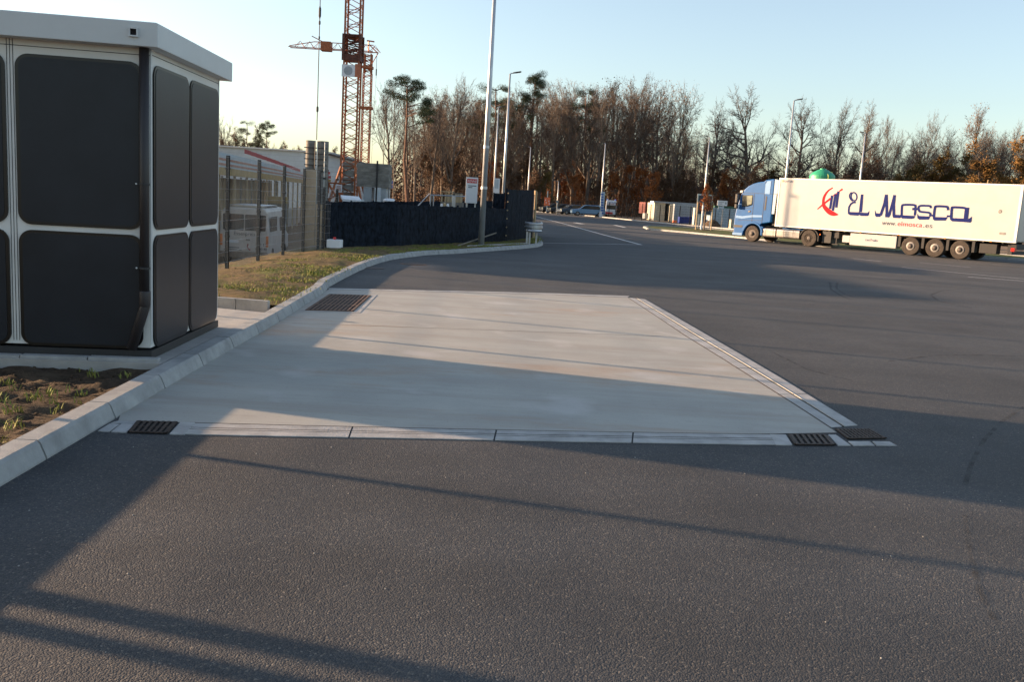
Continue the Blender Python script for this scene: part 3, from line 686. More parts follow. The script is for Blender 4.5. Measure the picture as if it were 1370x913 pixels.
for (x0, y0, z0, _), (x1, y1, z1, _) in zip(allp[1:-1], allp[2:]):
    mb = MB(); zt = min(z0, z1)-.03; nh = int((zt-.02)/.2)
    for k in range(nh+1):
        zz = zt-k*.2; mb.tube([(x0+.03, y0, zz+(z0-zt-.03)*0), (x1+.03, y1, zz)], .0036, 3, cap=False)
    nv_ = max(6, int(math.hypot(x1-x0, y1-y0)/.075))
    for k in range(1, nv_):
        f = k/nv_; mb.tube([(lerp(x0, x1, f)+.034, lerp(y0, y1, f), .02), (lerp(x0, x1, f)+.034, lerp(y0, y1, f), zt+.02)], .0022, 3, cap=False)
    obj('wire_panel', mb, 'galv', mf, mo)
# ================================================================== GREEN SCREEN FENCE
def screen_fence(name, label, A, B, h0, h1, npost, topz0=None, teeth=True, tp='galv', off=(0, 0)):
    d = Vector((B.x-A.x, B.y-A.y, 0)); L = d.length; e = d.normalized(); n = Vector((-e.y, e.x, 0)); o0 = Vector((A.x, A.y, 0)); t_ = thing(name, label, 'fence', o0)
    mb = MB(); rnd = random.Random(int(L*100)); w = .19; k = 0; x = 0
    while x < L-.01:
        w_ = min(w, L-x); hh = lerp(h0, h1, x/L)+rnd.uniform(-.012, .012)
        mb.obox(o0+e*(x+.002)+n*rnd.uniform(0, .008)+Z*.02, e*(w_-.004), n*.012, Z*(hh-.02)); x += w
    obj('screen', mb, 'green_screen', t_, o0)
    for i in range(npost+1):
        f = i/npost; mb = MB(); hh = lerp(h0, h1, f)+(.05 if teeth else .02); p = o0+e*L*f+n*.02; mb.obox(p-e*.03, e*.06, n*.05, Z*hh); q = obj('post', mb, 'green_screen', t_, o0)
    mb = MB()
    for zz in (.25, .75, 1.25): 
        if zz < min(h0, h1): mb.obox(o0-n*.010+Z*zz, e*L, n*.008, Z*.03)
    obj('weave_rail', mb, 'green_screen', t_, o0)
    return t_
g0, g1, g2, g3, g4 = GF
H = lambda u, v, p: RY(u, v, p.y).z
screen_fence('screen_fence', 'dark green privacy fence section with a gate joint, nearest the grass verge', g0, g1, H(438, 271, g0), H(530, 273.5, g1), 3)
screen_fence('screen_fence', 'long low dark privacy fence behind the near street lamp', g1, g3, H(530, 273.5, g1), H(672, 279, g3), 4)
screen_fence('screen_fence', 'tall dark privacy fence section next to the curved guard rail', g3, g4, H(677, 253.5, g3), H(711, 254.5, g4), 1)
b0 = RY(440, 262, 44); b1 = RY(661, 262, 50)
screen_fence('screen_fence', 'further dark privacy fence seen over the low section', Vector((b0.x, 44, 0)), Vector((b1.x, 50, 0)), H(440, 270, Vector((0, 44, 0))), H(661, 269, Vector((0, 50, 0))), 8)
b2 = RY(661, 260, 46); b3 = RY(675, 260, 46)
screen_fence('screen_fence', 'short dark privacy fence block beside the tall section below the white box', Vector((b2.x, 46, 0)), Vector((b3.x, 46.2, 0)), H(661, 259, Vector((0, 46, 0))), H(675, 259, Vector((0, 46, 0))), 1)
# return fence along the road on timber posts
r0 = Vector((g4.x+.08, g4.y+.05, 0)); r1 = Vector((.42, 46.5, 0)); tf = thing('timber_post_fence', 'dark screened fence on pale round timber stakes running back along the road', 'fence', r0)
mb = MB(); dd = r1-r0; e = dd.normalized(); mb.obox(r0+Z*.05-Vector((.03, 0, 0)), dd, Vector((-.02, 0, 0)), Z*1.95); obj('screen', mb, 'green_screen', tf, r0)
for i in range(12):
    p = r0.lerp(r1, i/11); mb = MB(); mb.tube([p+Z*0, p+Z*(2.14+.05*math.sin(i*7))], .05, 8); obj('timber_stake', mb, 'timber', tf, r0)
mb = MB()
for i in range(6):
    p = g3+Vector((0.02, -.06, 0)); mb.lathe((p.x, p.y, .35+i*.32), Vector((0, -1, 0)), [(.03, 0), (.03, .03), (.01, .04)], 6)
tag(obj('fence_clips', mb, 'timber'), 'row of pale clips on the joint between low and tall fence', 'fence clips')
# guard rail bent round the corner
gp = G(704.5, 327, .1); gr = thing('guard_rail', 'short galvanised guard rail bent round the fence corner', 'guard rail', (gp.x, gp.y, 0)); go_ = gr.location.copy()
zt = RY(704, 297, gp.y).z; zb = RY(704, 310, gp.y).z
path = []
for i in range(15):
    w = R_(200+i*170/14); path.append(Vector((gp.x+.22+.30*math.cos(w)*1.05, gp.y+.35+.55*math.sin(w), 0)))
path = [path[0]+Vector((0, .5, 0))]+path+[path[-1]+Vector((.02, 1.6, 0))]
nn = lefts(path); mb = MB(); prof = [(0, 0), (.03, .12), (.0, .25), (.0, .33), (.06, .42), (.06, .55), (0, .62), (0, .70), (.05, .80), (.05, .92), (0, 1)]
hh = zt-zb
for i in range(len(path)):
    for a_, b_ in prof: p = path[i]-nn[i]*a_*.8; mb.v.append((p.x, p.y, zb+hh*b_))
for i in range(len(path)):
    for a_, b_ in prof: p = path[i]+nn[i]*.012; mb.v.append((p.x, p.y, zb+hh*b_))
k = len(prof); N_ = len(path)*k
for i in range(len(path)-1):
    for j in range(k-1): 
        a = i*k+j; mb.f.append((a, a+k, a+k+1, a+1)); mb.m.append(0); mb.f.append((N_+a, N_+a+1, N_+a+k+1, N_+a+k)); mb.m.append(0)
for i in range(len(path)-1):
    for j in (0, k-1): a = i*k+j; mb.f.append((a, a+k, N_+a+k, N_+a)); mb.m.append(0)
obj('rail', mb, 'galv', gr, go_, smooth=False)
for px_, py_ in ((gp.x, gp.y), (gp.x+.10, gp.y+.02), (gp.x+.36, gp.y+.55)):
    mb = MB(); mb.box(px_-.035, px_+.035, py_-.03, py_+.03, 0, zb+.1); obj('rail_post', mb, 'galv', gr, go_)
# ================================================================== STREET LAMPS
def lamp(x, y, h, r0, arm, az, label, zb=0, collar=()):
    t_ = thing('street_lamp', label, 'street lamp', (x, y, zb), 0, 'street lamps round the lorry park')
    mb = MB(); mb.tube([(0, 0, 0), (0, 0, h*.5), (0, 0, h)], [r0, r0*.74, r0*.48], 14, cap=True); pole = obj('pole', mb, 'galv_pole', t_, smooth=True)
    for c in collar:
        mb = MB(); rr = lerp(r0, r0*.48, c/h)*1.08; mb.lathe((0, 0, c), Z, [(rr, 0), (rr*1.05, .01), (rr*1.05, .09), (rr, .10)], 14); obj('collar', mb, 'galv_pole', pole)
    e = Vector((math.cos(az), math.sin(az), 0)); mb = MB()
    mb.tube([(0, 0, h-.05), Vector((0, 0, h+.02))+e*.05, Vector((0, 0, h+.07))+e*arm*.4], .032, 8); obj('arm', mb, 'galv', t_)
    mb = MB(); n = Vector((-e.y, e.x, 0)); o = Vector((0, 0, h+.03))+e*arm*.3
    up = e*.97+Z*.20; up.normalize(); q = n.cross(up)
    if q.z < 0: q = -q
    mb.prism([(0, -.07), (arm*.35, -.14), (arm*.75, -.15), (arm*.82, -.1), (arm*.82, .1), (arm*.75, .15), (arm*.35, .14), (0, .07)], o, up, n, q*.07); hd = obj('lamp_head', mb, 'rim_dark', t_, bevel=.01)
    mb = MB(); mb.prism([(arm*.3, -.1), (arm*.72, -.1), (arm*.72, .1), (arm*.3, .1)], o-q*.008, up, n, q*.008); obj('lens', mb, 'glass_pale', hd)
    return t_
l1 = G(643.5, 329.5, .1)
lamp(l1.x, l1.y, 10.4, .105, .9, .15, 'tall near street lamp standing at the kerb in front of the dark fence', .1, (1.9, 3.25))
def lampat(u, vtop, Y, label, r0=.08, arm=.9, az=.1, zb=0):
    p = RY(u, vtop, Y); lamp(p.x, Y, p.z-zb, r0, arm, az, label, zb)
lampat(682.5, 98.5, 60, 'second tall lamp behind the tall dark fence section, its arm pointing right', .11, .65)
lampat(667, 143.5, 86, 'thin armed lamp left of the second tall lamp, a white cabinet at its foot', .10, .9)
lampat(710, 197, 122, 'short looking lamp above the timber stakes at the fence end', .10, 1.0, 2.9)
lampat(747.5, 243, 131, 'small low lamp behind the dark parked cars', .09, .9, 2.9)
lampat(810, 192, 133, 'lamp rising behind the blue white information pillar', .13, .8, 2.9)
lampat(949.5, 183.5, 100, 'lamp behind the young brown leaved tree on the island', .11, .6, 2.9)
lampat(1062.5, 134.5, 66, 'tall lamp with a dark head rising behind the lorry cab end of the trailer', .10, .55, .0)
lampat(1158, 178.5, 88, 'lamp with a curved tip rising behind the middle of the trailer', .11, .5, 2.9)
lampat(654, 187, 60, 'plain short mast close behind the near street lamp', .05, .3)
# ================================================================== THINGS ROUND THE FENCE
q = G(446, 331.5, .1); mb = MB(); w = 19*q.y/F_PX; hgt = 11.5*q.y/F_PX
ub = thing('utility_box', 'low white concrete box with a small red cap by the fence foot', 'box', (q.x, q.y, .08))
mb.box(-w/2, w/2, 0, .35, 0, hgt); obj('box_body', mb, 'sheet_white', ub, bevel=.02); mb = MB(); mb.lathe((0, .15, hgt), Z, [(.035, 0), (.04, .04), (.03, .07)], 10); obj('cap', mb, 'sign_red', ub)
p0, p1 = G(612, 330, .12), RY(664, 312.5, 33.2); mb = MB(); d = p1-p0; mb.obox(p0, d, Vector((0, .12, 0)), Vector((0, 0, .045))); tag(obj('leaning_plank', mb, 'timber_gray'), 'weathered plank leaning up against the low dark fence', 'plank')
# low second kerb behind the lamp
a, b = G(625, 331, .1), G(705, 327, .1); mb = MB(); d = Vector((b.x-a.x, b.y-a.y, 0)); mb.obox(Vector((a.x, a.y, .06)), d, Vector((0, .08, 0)), Z*.10); tag(obj('edging_stone', mb, 'kerb_stone'), 'long low pale edging strip behind the near street lamp', 'edging stone')
# steel railing
def bar(mb, u0, v0, u1, v1, Y, w, dY=None): 
    a, b = RY(u0, v0, Y), RY(u1, v1, Y if dY is None else dY); mb.tube([a, b], w, 6)
ry = 40; rl = thing('steel_railing', 'grey steel railing frame with a slanting stay seen over the fence', 'railing', RY(600, 290, ry)); ro = rl.location.copy()
mb = MB(); bar(mb, 575.5, 261, 624, 263, ry, .035); bar(mb, 575, 277, 624.5, 279.3, ry, .03); obj('rail', mb, 'galv', rl, ro)
for u0, v0, u1, v1, w in ((576, 260.5, 575, 290, .035), (580, 261, 579.6, 279, .03), (624.6, 262, 624, 290, .04)):
    mb = MB(); bar(mb, u0, v0, u1, v1, ry, w); obj('upright', mb, 'galv', rl, ro)
mb = MB(); a = RY(605, 262.3, ry); b = RY(609, 278.5, ry); mb.box(a.x, b.x, ry-.03, ry+.03, b.z-.6, a.z); obj('upright', mb, 'galv', rl, ro)
mb = MB(); bar(mb, 575, 259, 558, 277, ry, .03); obj('stay', mb, 'galv', rl, ro)
# timber stack
ty = 43; ts = thing('timber_stack', 'stack of pale sawn timber boards with a lid board behind the railing', 'timber stack', RY(604, 285, ty)); to = ts.location.copy()
def pxbox(mb, u0, u1, v0, v1, Y, dep, m=0):
    uc, vc = (u0+u1)/2, (v0+v1)/2; c = RY(uc, vc, Y); hw = abs(u1-u0)*Y/F_PX/2; hh = abs(v1-v0)*Y/F_PX/2; mb.box(c.x-hw, c.x+hw, Y, Y+dep, c.z-hh, c.z+hh, m)
for u0, u1, v0, v1 in ((590.3, 592.2, 258.5, 270), (595, 597.5, 259, 270.3), (598, 602, 259, 270.3), (602.5, 606, 259.5, 270.5), (608.5, 611.5, 260, 271), (611.8, 614, 260, 271), (614.5, 617, 260, 271)):
    mb = MB(); pxbox(mb, u0, u1, v0, v1, ty, 1.0); obj('board', mb, 'timber', ts, to)
mb = MB(); pxbox(mb, 589.5, 605, 255.8, 257.2, ty-.1, 1.3); obj('lid_board', mb, 'timber', ts, to)
mb = MB(); pxbox(mb, 605.5, 617, 258.6, 259.8, ty, 1.0); pxbox(mb, 589, 618, 270.8, 290, ty, 1.1); obj('bearer', mb, 'timber_gray', ts, to)
for k, (u, v) in enumerate(((591, 275.5), (595, 274), (599, 275.5))):
    mb = MB(); c = RY(u, v, 33.6); mb.lathe((c.x, c.y, c.z-.06), Z, [(.05, 0), (.05, .1), (.02, .14)], 8); tag(obj('post_cap', mb, 'timber' if k == 1 else 'sheet_white'), ['pale cap left of three on the low fence under the railing', 'cap in the middle of three on the fence, its sunlit look painted yellowish', 'pale cap right of three on the low fence under the railing'][k], 'post cap')  # middle cap gets its sunlit look from a yellower material
# company sign board
by = 38; sb = thing('sign_board', 'tall white sign board with a red name panel at its top', 'sign', RY(631, 290, by)); so_ = sb.location.copy(); c = RY(631, 254, by)
zt_ = RY(632, 237.3, by).z; zb_ = RY(631, 272, by).z; xw = 7.9*by/F_PX
mb = MB(); mb.box(c.x-xw, c.x+xw, by, by+.05, zb_, zt_); bd = obj('board', mb, 'sign_white', sb, so_, bevel=.006)
mb = MB(); mb.box(c.x-xw*.82, c.x+xw*.86, by-.006, by-.001, zt_-.235, zt_-.065); obj('name_panel', mb, 'sign_red', bd, so_)
text('lettering', 'RENNER', .135, (c.x-xw*.76, by-.008, zt_-.20), (1, 0, 0), (0, 0, 1), 'sign_white', bd, so_, .004, .88, .25)
mb = MB()
for k, (x0, x1) in enumerate(((-.6, .75), (-.6, .1))): mb.box(c.x+xw*x0, c.x+xw*x1, by-.006, by-.001, zt_-.36-k*.07, zt_-.33-k*.07)
obj('small_print', mb, 'text_gray', bd, so_)
for sx in (-.7, .7): mb = MB(); mb.box(c.x+xw*sx-.03, c.x+xw*sx+.03, by+.05, by+.09, 0, zt_-.1); obj('leg', mb, 'galv', sb, so_)
# white cabinet on the lamp
cy = 84; mb = MB(); pxbox(mb, 660.5, 668.3, 239, 258.5, cy, .35); wb = thing('white_cabinet', 'narrow white cabinet at the foot of the thin armed lamp', 'cabinet', RY(664, 262, cy)); obj('cabinet_body', mb, 'sign_white', wb, wb.location.copy())
mb = MB(); pxbox(mb, 662, 667, 240, 252, cy-.02, .02); obj('door', mb, 'cladding', wb, wb.location.copy()); mb = MB(); pxbox(mb, 661, 668, 258.5, 266, cy, .3); obj('stand', mb, 'galv', wb, wb.location.copy())
# ================================================================== BUILDING SITE
SZ = -1.5
# plywood hoarding
hy = 31.5; ph = thing('plywood_wall', 'sunlit sand coloured plywood wall panel behind the last fence posts', 'site wall', (RY(415, 330, hy).x, hy, SZ)); po = ph.location.copy()
for u0, u1, v0, v1 in ((407.5, 421.5, 228, 340), (421.8, 434.5, 274, 338)):
    mb = MB(); pxbox(mb, u0, u1, v0, v1, hy, .06); obj('panel', mb, 'plywood', ph, po)
mb = MB(); 
for v in (250, 274, 300): pxbox(mb, 407.5, 421.5, v, v+.7, hy-.012, .012)
obj('batten', mb, 'timber_gray', ph, po)
# building under construction: slab edges, yellow formwork beam, prop row
A0 = Vector((-12.6, 40, 0)); A1 = Vector((-19.2, 84, 0)); e = (A1-A0).normalized(); n = Vector((-e.y, e.x, 0))  # n points left (into the building)
A0 = A0-e*14
cb = thing('unfinished_building', 'building shell with a yellow beam, orange striped edge and rows of props', 'building', (A0.x, A0.y, SZ)); cbo = cb.location.copy(); Lb = (A1-A0).length
bz = lambda v, u, Y: RY(u, v, Y).z
def sl_(name, z0, z1, d0, d1, m, par=cb): mb = MB(); mb.obox(A0+n*d0+Z*z0, e*Lb, n*(d1-d0), Z*(z1-z0)); return obj(name, mb, m, par, cbo)
sl_('yellow_beam', 2.02, 2.32, 0, .25, 'yellow'); edge = sl_('slab_edge', 2.32, 2.92, .05, 8, 'cladding'); 
for z0, z1, d in ((2.40, 2.50, .0), (2.60, 2.70, .0)): sl_('orange_stripe', z0, z1, .03, .05, 'orange_red', edge)
mb = MB(); zz = [2.98, 3.02]
for i in range(14):
    f = i/14; p = A0+e*Lb*(.30+.5*f); mb.obox(p+n*.02+Z*(3.12-.018*i), e*Lb*.5/14, n*.02, Z*.20)
obj('red_band', mb, 'red_tape', cb, cbo)
sl_('back_wall', SZ, 2.0, 3.6, 3.8, 'sand_wall')
for i in range(44):
    p = A0+e*(Lb*(i+.5)/44)+n*(.3+.5*(i % 3)); mb = MB(); mb.obox(p+Z*SZ, e*.09, n*.09, Z*(2.02-SZ)); obj('prop', mb, ['timber', 'timber_gray', 'plywood'][i % 3], cb, cbo)
sl_('parapet', SZ, -.1, .9, 1.05, 'concrete_light')
# pale clad building behind
wy = 106; wb2 = thing('pale_building', 'long pale blue clad building with a low pitched gable behind the site', 'building', (RY(400, 260, wy).x, wy, SZ)); wo = wb2.location.copy()
xl, xr = RY(200, 250, wy).x, RY(437, 250, wy).x; zl, zr = RY(292, 196, wy).z, RY(437, 204.5, wy).z
mb = MB(); mb.prism([(-45, SZ), (xr, SZ), (xr, zr), (-30, zl), (-45, zl)], (0, wy, 0), (1, 0, 0), (0, 0, 1), (0, 18, 0)); wl = obj('wall', mb, 'cladding', wb2, wo)
mb = MB(); mb.prism([(-45, zl), (-30, zl), (xr+.4, zr-.02), (xr+.4, zr+.12), (-30, zl+.14), (-45, zl+.14)], (0, wy-.4, 0), (1, 0, 0), (0, 0, 1), (0, 19, 0)); obj('roof', mb, 'white_metal', wb2, wo)
mb = MB()
for k in range(6): mb.box(-45, xr, wy-.012, wy, zr-.6-k*.55, zr-.57-k*.55)
obj('cladding_joint', mb, 'container_gray', wl, wo)
x2, x3 = RY(436, 215, 90).x, RY(487, 215, 90).x; gb = thing('gabled_shed', 'white weatherboarded shed with its roof sloping down behind the crane', 'shed', (x2, 90, SZ)); gbo = gb.location.copy()
mb = MB(); za, zb3 = RY(436, 206, 90).z, RY(487, 220, 90).z; mb.prism([(x2, SZ), (x3, SZ), (x3, zb3), (x2, za)], (0, 90, 0), (1, 0, 0), (0, 0, 1), (0, 12, 0)); gw = obj('wall', mb, 'cladding', gb, gbo)
mb = MB(); mb.prism([(x2-.2, za), (x3+.4, zb3-.06), (x3+.4, zb3+.08), (x2-.2, za+.15)], (0, 89.6, 0), (1, 0, 0), (0, 0, 1), (0, 12.8, 0)); obj('roof', mb, 'rim_dark', gb, gbo)
mb = MB()
for k in range(14):
    z_ = SZ+.2+k*.42
    if z_ < zb3-.1: mb.box(x2, x3, 89.985, 90, z_, z_+.04)
obj('board_joint', mb, 'container_gray', gw, gbo)
# round concrete shuttering column
cy = 56; cc = thing('formwork_column', 'tall grey concrete column of two rounded shells with steel rods on it', 'concrete column', (RY(421, 300, cy).x, cy, SZ)); cco = cc.location.copy()
zt = RY(421, 188, cy).z
for u, w in ((413.5, 12.5), (429.5, 15)):
    c = RY(u, 230, cy); r = w*cy/F_PX/2*1.02; mb = MB(); mb.lathe((c.x, cy+r, SZ), Z, [(r, 0)]+[(r*(1.0 if k % 2 else .985), (zt-SZ)*k/16) for k in range(1, 17)], 20); obj('concrete_shell', mb, 'concrete', cc, cco)
for u in (420.5, 423.5, 433.5): mb = MB(); a, b = RY(u+.6, 190, cy-.4), RY(u-1.5, 275, cy-.4); mb.tube([Vector((a.x, cy-.25, a.z)), Vector((a.x, cy-.25, SZ))], .03, 6); obj('steel_rod', mb, 'galv' if u > 421 else 'rim_dark', cc, cco)
mb = MB()
for v in (197, 205, 212, 220, 228): 
    a, b = RY(407, v, cy), RY(437, v+1, cy); mb.box(a.x, b.x, cy-.02, cy+.02, a.z-.03, a.z+.03)
obj('clamp_ring', mb, 'rim_dark', cc, cco)
# crane load line
hp = [RY(427.6, -40, 55.5), RY(426.5, 40, 55.5), RY(424.6, 120, 55.5), RY(423.6, 187, 55.5)]
hl = thing('crane_hoist_line', 'thin crane rope with dark hook blocks hanging down to the concrete column', 'crane rope', hp[-1]); ho = hl.location.copy()
xx = hp[-1].x; ztop = 26
mb = MB(); mb.tube([(xx, 55.5, hp[-1].z), (xx, 55.5, ztop)], .028, 6); obj('rope', mb, 'rope', hl, ho)
for v, l, r in ((16, .7, .075), (30, .25, .06), (50, .2, .05), (146, .35, .07)):
    z_ = RY(425, v, 55.5).z; mb = MB(); mb.lathe((xx, 55.5, z_-l/2), Z, [(r*.4, 0), (r, l*.2), (r, l*.8), (r*.4, l)], 8); obj('hook_block', mb, 'black', hl, ho)
# ---------------------------------------------------------------- tower cranes
def lattice(mb, x, y, z0, z1, w, bay, r, m=0, horiz=True):
    c = [(-w/2, -w/2), (w/2, -w/2), (w/2, w/2), (-w/2, w/2)]
    for a, b in c: mb.box(x+a-r*1.5, x+a+r*1.5, y+b-r*1.5, y+b+r*1.5, z0, z1, m)
    z = z0; k = 0
    while z < z1-.05:
        zn = min(z+bay, z1); zm = (z+zn)/2
        for i in range(4):
            a, b = c[i], c[(i+1) % 4]
            mb.tube([(x+a[0], y+a[1], z), (x+b[0], y+b[1], zm)], r*.7, 4, m, False); mb.tube([(x+b[0], y+b[1], zm), (x+a[0], y+a[1], zn)], r*.7, 4, m, False)
            mb.tube([(x+a[0], y+a[1], zm), (x+b[0], y+b[1], zm)], r*.55, 4, m, False)
        z = zn
def crane(u, vb, Y, w, ztop, label, cabin=True):
    p = RY(u, vb, Y); t_ = thing('tower_crane', label, 'tower crane', (p.x, Y, SZ)); o = t_.location.copy(); return t_, o, p
t1c, o1c, p = crane(466, 262, 78, 1.3, 30, 'near orange lattice tower crane whose mast leaves the top of the picture')
x0 = RY(467, 240, 78).x
mb = MB(); lattice(mb, x0, 78, .8, 30, 1.22, 1.15, .045); obj('mast', mb, 'crane_orange', t1c, o1c)
mb = MB(); zc0, zc1 = RY(469, 82, 78).z, RY(469, 47, 78).z; lattice(mb, x0, 78, zc0, zc1, 1.36, .6, .07); mb.box(x0-.72, x0+.72, 77.28, 78.72, zc1-.12, zc1); mb.box(x0-.72, x0+.72, 77.28, 78.72, zc0, zc0+.5); obj('climbing_frame', mb, 'crane_dark', t1c, o1c)
mb = MB(); pz0, pz1 = RY(468, 104, 78).z, RY(468, 88, 78).z; mb.box(x0-.74, x0+.35, 77.2, 77.26, pz0, pz1); sg = obj('sign_panel', mb, 'sign_white', t1c, o1c)
mb = MB(); mb.lathe((x0-.2, 77.2, (pz0+pz1)/2), (0, -1, 0), [(.36, 0), (.36, .01), (.3, .012)], 20); obj('round_emblem', mb, 'container_gray', sg, o1c)
mb = MB(); mb.box(x0+.35, x0+.8, 77.2, 77.26, pz0, pz1+.1); obj('sign_edge', mb, 'crane_red', t1c, o1c)
mb = MB()
for sx in (-1, 1):
    for sy in (-1, 1): mb.tube([(x0+sx*.6, 78+sy*.6, 3.6), (x0+sx*1.9, 78+sy*1.9, SZ)], .11, 6)
    mb.tube([(x0+sx*1.9, 76.1, SZ+.3), (x0+sx*1.9, 79.9, SZ+.3)], .12, 6)
mb.box(x0-.8, x0+.8, 77.2, 78.8, SZ, .9); obj('base_frame', mb, 'crane_orange', t1c, o1c)
cw = [(-.5, 2.6), (-.5, .9), (.5, 3.9)]
mb = MB()
for k in range(5): mb.box(x0-.45, x0+.45, 77.45, 78.55, .95+k*.62, 1.5+k*.62)
obj('ballast', mb, 'concrete', t1c, o1c)
# slewing stub and orange machinery left of the base
mb = MB(); c = RY(449, 262, 74); 
mb.tube([RY(436, 240, 74), RY(449, 262, 74)], .09, 6); mb.tube([RY(441, 244, 74), RY(434, 266, 74)], .09, 6); mb.tube([RY(432, 244, 74), RY(462, 246, 74)], .07, 6)
mb.tube([RY(449, 262, 74), RY(436, 268, 74)], .08, 6); pxbox(mb, 431.5, 437.5, 245, 258, 74, .8)
tag(obj('crane_erection_frame', mb, 'crane_orange'), 'orange strut frame lying left of the near crane base', 'crane frame')
for k, (u, v, m_) in enumerate(((438.5, 231.5, 'red_tape'), (439.5, 237, 'red_tape'), (439.5, 241.5, 'yellow'))):
    mb = MB(); pxbox(mb, u-2.2, u+2.2, v-1.6, v+1.6, 73, .3); tag(obj('signal_lamp', mb, m_), ['topmost red block on the dark pole left of the near crane', 'middle red block on the dark pole left of the near crane', 'yellow block under the red ones left of the near crane'][k], 'signal block', 'coloured blocks left of the crane')
mb = MB(); a = RY(438.6, 232, 73.5); mb.tube([(a.x, 73.5, SZ), (a.x, 73.5, a.z+.3)], .07, 6); tag(obj('signal_pole', mb, 'black'), 'dark pole that carries the red and yellow blocks', 'pole')
sg2 = thing('warning_board', 'white board with a pink lower edge in front of the crane base', 'sign', RY(453, 270, 72)); s2o = sg2.location.copy()
mb = MB(); pxbox(mb, 448.8, 457.4, 247.2, 257.4, 72, .05); bb = obj('board', mb, 'sign_white', sg2, s2o); mb = MB(); pxbox(mb, 449, 459, 257.5, 261.3, 72, .05); obj('red_edge', mb, 'crane_red', sg2, s2o)
mb = MB(); 
for v in (249, 250.8, 252.6, 254.4): pxbox(mb, 450.5, 456, v, v+.7, 71.98, .02)
obj('small_print', mb, 'crane_red', bb, s2o); mb = MB(); pxbox(mb, 452.5, 453.5, 261, 275, 72.05, .05); obj('leg', mb, 'galv', sg2, s2o)
# far crane
t2c, o2c, p = crane(490, 218, 150, 1.4, 20, 'far orange tower crane with a horizontal jib pointing left')
xc = RY(490.5, 140, 150).x; zj = RY(492, 72, 150).z
mb = MB(); lattice(mb, xc, 150, SZ, zj-3, 1.25, 1.5, .052); obj('mast', mb, 'crane_red', t2c, o2c)
mb = MB(); zm = RY(490, 144, 150).z; mb.box(xc-.95, xc+.95, 149.1, 150.9, zm-.25, zm+.15); obj('mast_collar', mb, 'crane_orange', t2c, o2c)
mb = MB(); lattice(mb, xc, 150, zj-3, zj, 1.1, .8, .07); mb.box(xc-.8, xc+.8, 149.2, 150.8, zj-2.3, zj-1.9); obj('slewing_unit', mb, 'crane_orange', t2c, o2c)
# jib: triangular lattice parallel to the picture plane, tilted with the ground as seen
za = zj+.35; xj0, xj1 = RY(387, 67, 150).x, RY(507, 67, 150).x
mb = MB()
for yy, dz in ((149.4, 0), (150.6, 0), (150, 1.05)): mb.tube([(xj0, yy, za+dz*.2), (xj0+4, yy, za+dz), (xc+.8, yy, za+dz)], .07, 4)
k = 0; x = xj0+1
while x < xc+.5:
    mb.tube([(x, 149.4, za), (x+.75, 150, za+1.05), (x+1.5, 149.4, za)], .045, 4, 0, False); mb.tube([(x, 150.6, za), (x+.75, 150, za+1.05), (x+1.5, 150.6, za)], .045, 4, 0, False); x += 1.5
obj('jib', mb, 'crane_red', t2c, o2c)
mb = MB(); mb.tube([(xc, 150, za+1.2), (xj1-.2, 150, za-.1)], .09, 5); mb.tube([(xc, 149.5, za-.2), (xj1, 149.5, za-.1)], .09, 5); mb.tube([(xc+.8, 150, za+.9), (xc+1.9, 150, za)], .06, 4); mb.tube([(xc-.3, 150, za+1.7), (xc+.9, 150, za+1.6)], .12, 5); mb.tube([(xc+.2, 150, za-2.6), (xj1-.1, 150, za-.1)], .07, 4); mb.tube([(xc, 150, za), (xc, 150, za+1.7)], .12, 4); obj('counter_jib', mb, 'crane_red', t2c, o2c)
mb = MB(); a = RY(436, 62, 150); mb.box(a.x-.7, a.x+.9, 149.2, 150.8, za-.3, za+1.1); mb.tube([(a.x-2.3, 150, za+1.9), (a.x, 150, za+.9)], .07, 4); obj('trolley', mb, 'crane_orange', t2c, o2c)
mb = MB(); b_ = RY(505, 90, 150); mb.tube([(xj1-.3, 150, za), (xj1-.3, 150, za-4)], .035, 4); mb.box(xj1-.38, xj1-.22, 149.9, 150.1, za-3.6, za-2.6); mb.tube([(xj1-.3, 150, za-4), (xj1-.6, 150, 6)], .02, 4); obj('rope', mb, 'rope', t2c, o2c)
# ballast stack on pale piers
by_ = 66; bs = thing('ballast_stack', 'stack of grey layered concrete blocks raised on pale piers behind the fence', 'concrete stack', RY(499, 268, by_)); bo = bs.location.copy()
for k in range(8):
    mb = MB(); v0 = 218.5+k*4.0; pxbox(mb, 478-.4*(k % 2), 519.5+.3*(k % 3), v0+.15, v0+3.85, by_, 1.6); obj('block_layer', mb, 'concrete', bs, bo)
for u0, u1 in ((486, 497), (509.5, 516)):
    mb = MB(); pxbox(mb, u0, u1, 250.8, 275, by_+.1, 1.3); obj('pier', mb, 'container_gray', bs, bo)
mb = MB(); pxbox(mb, 502.8, 504.8, 216, 275, by_-.12, .1); obj('post', mb, 'black', bs, bo)
for k, (v0, v1) in enumerate(((241.5, 246.3), (247.5, 252))):
    mb = MB(); pxbox(mb, 518, 525.5, v0, v1, 95, .1); tag(obj('blue_sign', mb, 'sign_blue'), ['upper of two blue signs right of the grey ballast stack', 'lower of two blue signs right of the grey ballast stack'][k], 'sign')
mb = MB(); a = RY(521.7, 241.5, 95.15); mb.tube([(a.x, 95.2, 0), (a.x, 95.2, a.z)], .06, 6); tag(obj('sign_pole', mb, 'galv'), 'pole behind the two blue signs', 'pole')
